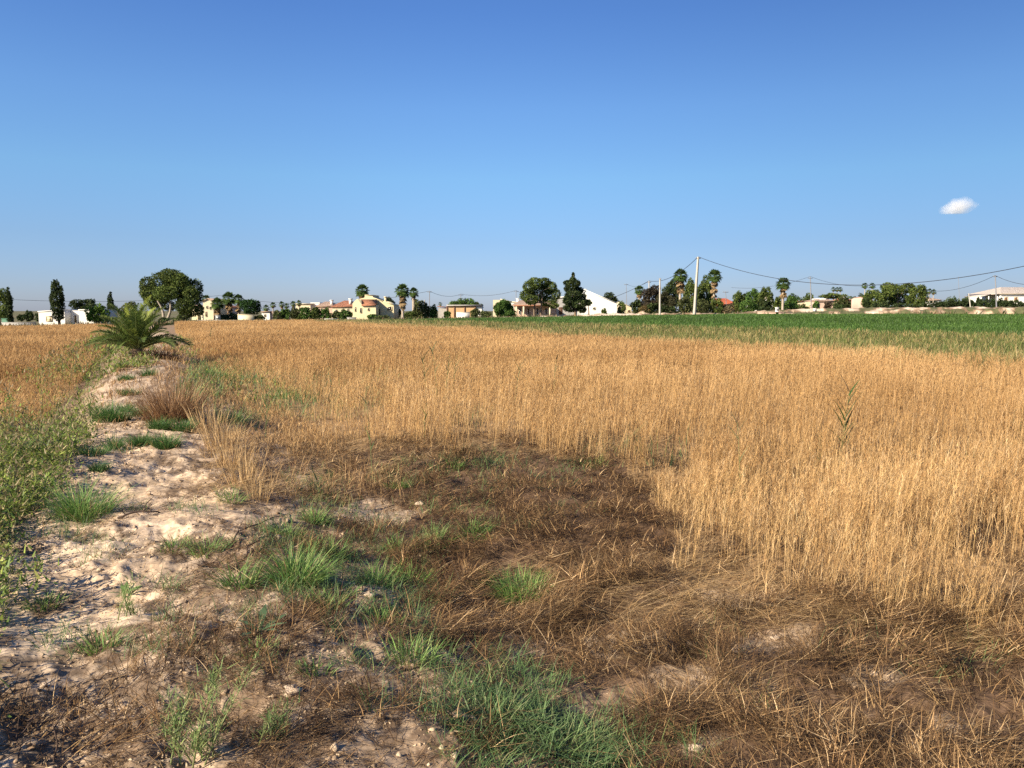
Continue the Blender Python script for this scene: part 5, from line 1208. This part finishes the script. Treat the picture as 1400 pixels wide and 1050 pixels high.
def bank():
    """rubble and earth bank carrying the track beyond the crop"""
    def ridge(name, xs, D, ytop, ybot, depth, m, seed, amp=.5):
        n = len(xs); nr = 9; V = []; C = []
        for i, x in enumerate(xs):
            yt = float(np.interp(x, ytop[0], ytop[1])); dd = float(np.interp(x, D[0], D[1]))
            X = X_(x, dd); zt = Z_(yt, dd); zb = float(zg(X, dd, False)) - .3
            zt += (float(fbm(X, dd, 2.5, 4, seed)) - .5) * amp
            for j in range(nr):
                t = j / (nr - 1); prof = math.sin(PI * min(1, t * 1.02)) ** .55 if t < 1 else 0
                yy = dd + depth * (t - .5) + (float(fbm(X, t * 5, 1.2, 3, seed + 3)) - .5) * .7
                V.append((X, yy, zb + (zt - zb) * prof + (float(fbm(X, yy, .7, 3, seed + 9)) - .5) * .3 * (prof > .1)))
                kk = float(fbm(X, yy, 1.6, 4, seed + 21)); base = np.array([.42, .31, .21]) if kk > .50 else (np.array([.24, .16, .10]) if kk > .42 else np.array([.10, .10, .045]))
                if kk > .58: base = np.array([.58, .47, .36])
                C.append(base * (.8 + .4 * float(fbm(X, yy, .4, 2, seed + 31))))
        f = [(i * nr + j, (i + 1) * nr + j, (i + 1) * nr + j + 1, i * nr + j + 1) for i in range(n - 1) for j in range(nr - 1)]
        o = mesh_np(name, np.array(V), [np.array(f)], m, np.array(C), None, False); tag(o, kind='structure')
    xs = np.arange(600, 1760, 1.3)
    ridge('embankment', xs, ([600, 1000, 1400, 1760], [127, 119, 107, 96]), ([600, 700, 780, 850, 900, 1000, 1100, 1200, 1260, 1330, 1400, 1760], [436, 434, 431.5, 429, 428.5, 427.5, 427, 424.8, 423, 421.5, 420, 418]), None, 3.2, M_rubble, 801, .35)
    xs = np.arange(1020, 1760, 2.)
    ridge('track', xs, ([1020, 1400, 1760], [128, 118, 108]), ([1020, 1100, 1200, 1400, 1760], [425.5, 422.3, 420.5, 419.5, 418]), None, 4.0, M_rubble2, 841, .1)
    # sand heap
    c = base_on(877, 132); n1, n2 = 26, 9; V = []; 
    for j in range(n2):
        t = j / (n2 - 1)
        for i in range(n1):
            a = 2 * PI * i / n1; R = 2.3 * (1 - t) * (1 + .25 * (float(vn(a * 1.5, t * 2, 5)) - .5))
            V.append((c.x + R * math.cos(a), c.y + R * math.sin(a), c.z - .2 + 1.15 * t ** .8 + .45 * (float(vn(a * 3, t * 6, 9)) - .5)))
    mb = MB(); mb.add(V, [(j * n1 + i, j * n1 + (i + 1) % n1, (j + 1) * n1 + (i + 1) % n1, (j + 1) * n1 + i) for j in range(n2 - 1) for i in range(n1)], (.56, .42, .29))
    o = mb.build('sand_heap', M_rubble, None, True); tag(o, 'heap of pinkish sand and rubble left of the dark thicket', 'sand heap')
    # scrub growing on and around the bank and field edges
    mb = MB(); N = 26000
    px = U(-60, 1500, N); D = np.interp(px, [-60, 0, 250, 480, 600, 1000, 1400, 1500], [100, 103, 120, 122, 128, 122, 110, 108]) + rng.normal(0, 2.6, N)
    X = (px - 700) / F * D; keep = rng.random(N) < np.clip(1.8 * (fbm(X, D, 4, 3, 851) - .25), .05, 1); px, D, X = px[keep], D[keep], X[keep]; n = len(X)
    zz = zg(X, D, False); bk = np.interp(px, [600, 1000, 1400], [.0, .2, .5]) * (px > 600) * rng.random(n)
    B = np.stack([X, D, zz + bk], -1)
    g = rng.random(n) < .55
    col = np.where(g[:, None], pal([(.07, .10, .03), (.10, .12, .045), (.05, .075, .025)], n, .2), pal([(.3, .2, .1), (.2, .14, .08), (.42, .3, .16)], n, .2))
    mb.add(*ribbons(B, U(0, 2 * PI, n), U(.25, .8, n), U(0, .7, n), U(0, 1.1, n), U(.09, .2, n), col, 2, .2, U(-1, 1, n)))
    tag(mb.build('scrub', M_green), 'low scrub and dry weeds along the far edge of the fields', 'scrub', kind='stuff')
M_rubble = mat('rubble', (1, 1, 1), .95, .35, 1.4, .05, attr=True)
M_rubble2 = mat('track_earth', (1, 1, 1), .95, .2, 1.0, .03, attr=True)

def young_palm():
    c = ground_at(188, 489); c = Vector((c.x, c.y, c.z)); D = c.y
    root = empty('young_date_palm', tuple(c)); k = c.length / F if False else D / F
    t = MB()
    pts = [Vector((c.x, c.y, c.z - .1)), Vector((c.x, c.y, c.z + .15)), Vector((c.x, c.y, c.z + .34))]
    t.tube(pts, [.2, .22, .12], 12, (.24, .16, .1)); tk = t.build('trunk', M_stick, root, True)
    sc = .93 * D / 27.0
    def frond(az, el, L, droop, colb, upr=0.0):
        m = MB(); n = 26; p = Vector((c.x + .1 * math.cos(az), c.y + .1 * math.sin(az), c.z + .28)); pts = []; e = el
        ds = []
        for i in range(n + 1):
            pts.append(p.copy()); d = Vector((math.cos(az) * math.cos(e), math.sin(az) * math.cos(e), math.sin(e))); ds.append(d)
            p = p + d * (L / n); e -= droop / n * (0.4 + 1.5 * i / n)
        m.tube(pts[::2], [max(.006, .02 * (1 - i / (n / 2 + 1))) for i in range(len(pts[::2]))], 4, np.array([.30, .36, .14]))
        B = []; H_ = []; 
        V = []; Q = []; C = []
        for i in range(4, n + 1):
            tt = i / n; d = ds[i]; sd = Vector((-math.sin(az), math.cos(az), 0)); up = sd.cross(d) * -1
            up = d.cross(sd)
            if up.z < 0: up = -up
            ll = L * .235 * math.sin(PI * min(.98, .14 + .82 * tt)) ** .7
            for s_ in (-1, 1):
                for rep in range(2):
                    pp = pts[i] - d * (rep * L / n * .5)
                    dirv = (sd * s_ * .80 + d * .62 + up * (.42 + rng.uniform(-.2, .2))).normalized()
                    tip = pp + dirv * ll * rng.uniform(.85, 1.1) + Vector((0, 0, -.06 * ll)); mid = pp + dirv * ll * .5
                    wv = d.cross(dirv).cross(dirv).normalized() * .017 * sc
                    i0 = len(V); V.extend([tuple(pp), tuple(mid + wv), tuple(tip), tuple(mid - wv)]); Q.append((i0, i0 + 1, i0 + 2, i0 + 3)); C.extend([colb * rng.uniform(.8, 1.2)] * 4)
        m.add(V, Q, np.array(C)); m.build('frond', M_green, root)
    nf = 38
    for i in range(nf):
        q = i / nf; az = i * 2.39996; el = math.radians(88 - 58 * q ** .95 + rng.uniform(-5, 5)); L = sc * (1.85 - .48 * q) * rng.uniform(.9, 1.1)
        col = np.array([(.14, .20, .045), (.105, .16, .04), (.20, .25, .055)][i % 3])
        if i < 4: col = np.array([.36, .42, .08])
        frond(az, el, L, math.radians(30 + 40 * q), col)
    for az, L in ((PI * .97, 1.95), (PI * 1.06, 1.7), (-.12, 2.1), (.1, 1.8), (-.5, 1.9), (PI * 1.25, 1.4)):
        frond(az, math.radians(24), L * sc, math.radians(48), np.array([.11, .16, .045]))
    tag(root, 'young bushy date palm sprouting on the sandy ridge', 'palm tree')

def cloud():
    c = P(1309, 284, 2600); k = 2600 / F
    bpy_ops = None
    # lumpy closed shell filled with an even white vapour
    import bmesh
    bm = bmesh.new(); bmesh.ops.create_icosphere(bm, subdivisions=5, radius=1.0)
    W, H = 29 * k, 19 * k
    for v in bm.verts:
        d = v.co.normalized(); 
        n = float(fbm(d.x * 1.3 + d.y + 9, d.z * 1.3 + d.y * .7 + 5, .6, 4, 900))
        r = .85 + .3 * n
        v.co = Vector((d.x * W * r * .95, d.y * W * r * .6, d.z * H * r * (1.0 if d.z > 0 else .62)))
        v.co.z = max(v.co.z + .24 * H * v.co.x / W, -.42 * H)
    me = bpy.data.meshes.new('cloud'); bm.to_mesh(me); bm.free()
    m = bpy.data.materials.new('vapour'); m.use_nodes = True; n = m.node_tree; n.nodes.clear(); L = n.links.new
    o = n.nodes.new('ShaderNodeOutputMaterial'); pv = n.nodes.new('ShaderNodeVolumePrincipled'); pv.inputs['Color'].default_value = (1, 1, 1, 1); pv.inputs['Anisotropy'].default_value = 0
    tc = n.nodes.new('ShaderNodeTexCoord'); nz = n.nodes.new('ShaderNodeTexNoise'); nz.inputs['Scale'].default_value = 1.7; nz.inputs['Detail'].default_value = 4
    mp = n.nodes.new('ShaderNodeVectorMath'); mp.operation = 'DIVIDE'; mp.inputs[1].default_value = (W, W * .6, H)
    L(tc.outputs['Object'], mp.inputs[0]); ln = n.nodes.new('ShaderNodeVectorMath'); ln.operation = 'LENGTH'; sx = n.nodes.new('ShaderNodeSeparateXYZ'); L(mp.outputs[0], sx.inputs[0])
    sh = n.nodes.new('ShaderNodeMath'); sh.operation = 'MULTIPLY_ADD'; sh.inputs[1].default_value = -.24; L(sx.outputs[0], sh.inputs[0]); L(sx.outputs[2], sh.inputs[2])
    cb = n.nodes.new('ShaderNodeCombineXYZ'); L(sx.outputs[0], cb.inputs[0]); L(sx.outputs[1], cb.inputs[1]); L(sh.outputs[0], cb.inputs[2]); L(cb.outputs[0], ln.inputs[0]); L(mp.outputs[0], nz.inputs['Vector'])
    # density falls off towards the rim, broken by noise
    s = n.nodes.new('ShaderNodeMath'); s.operation = 'MULTIPLY_ADD'; s.inputs[1].default_value = 1.0; L(nz.outputs[0], s.inputs[0]); 
    sub = n.nodes.new('ShaderNodeMath'); sub.operation = 'SUBTRACT'; sub.inputs[0].default_value = .27; L(ln.outputs[1], sub.inputs[1]); L(sub.outputs[0], s.inputs[2])
    mr = n.nodes.new('ShaderNodeMapRange'); mr.inputs[1].default_value = 0.0; mr.inputs[2].default_value = .75; mr.inputs[3].default_value = 0; mr.inputs[4].default_value = .05; L(s.outputs[0], mr.inputs[0])
    L(mr.outputs[0], pv.inputs['Density']); L(pv.outputs[0], o.inputs['Volume'])
    me.materials.append(m); ob = link('cloud', me); ob.location = c
    tag(ob, 'single small white cloud low in the blue sky at the right', 'cloud')

build_ground()
bank()
dry_grass(); dead_grass(); litter(); green_grass(); weeds_left(); reeds_band()
tufts(); reeds(); small_things(); crumbs()
young_palm(); houses(); far_trees(); poles(); cloud()
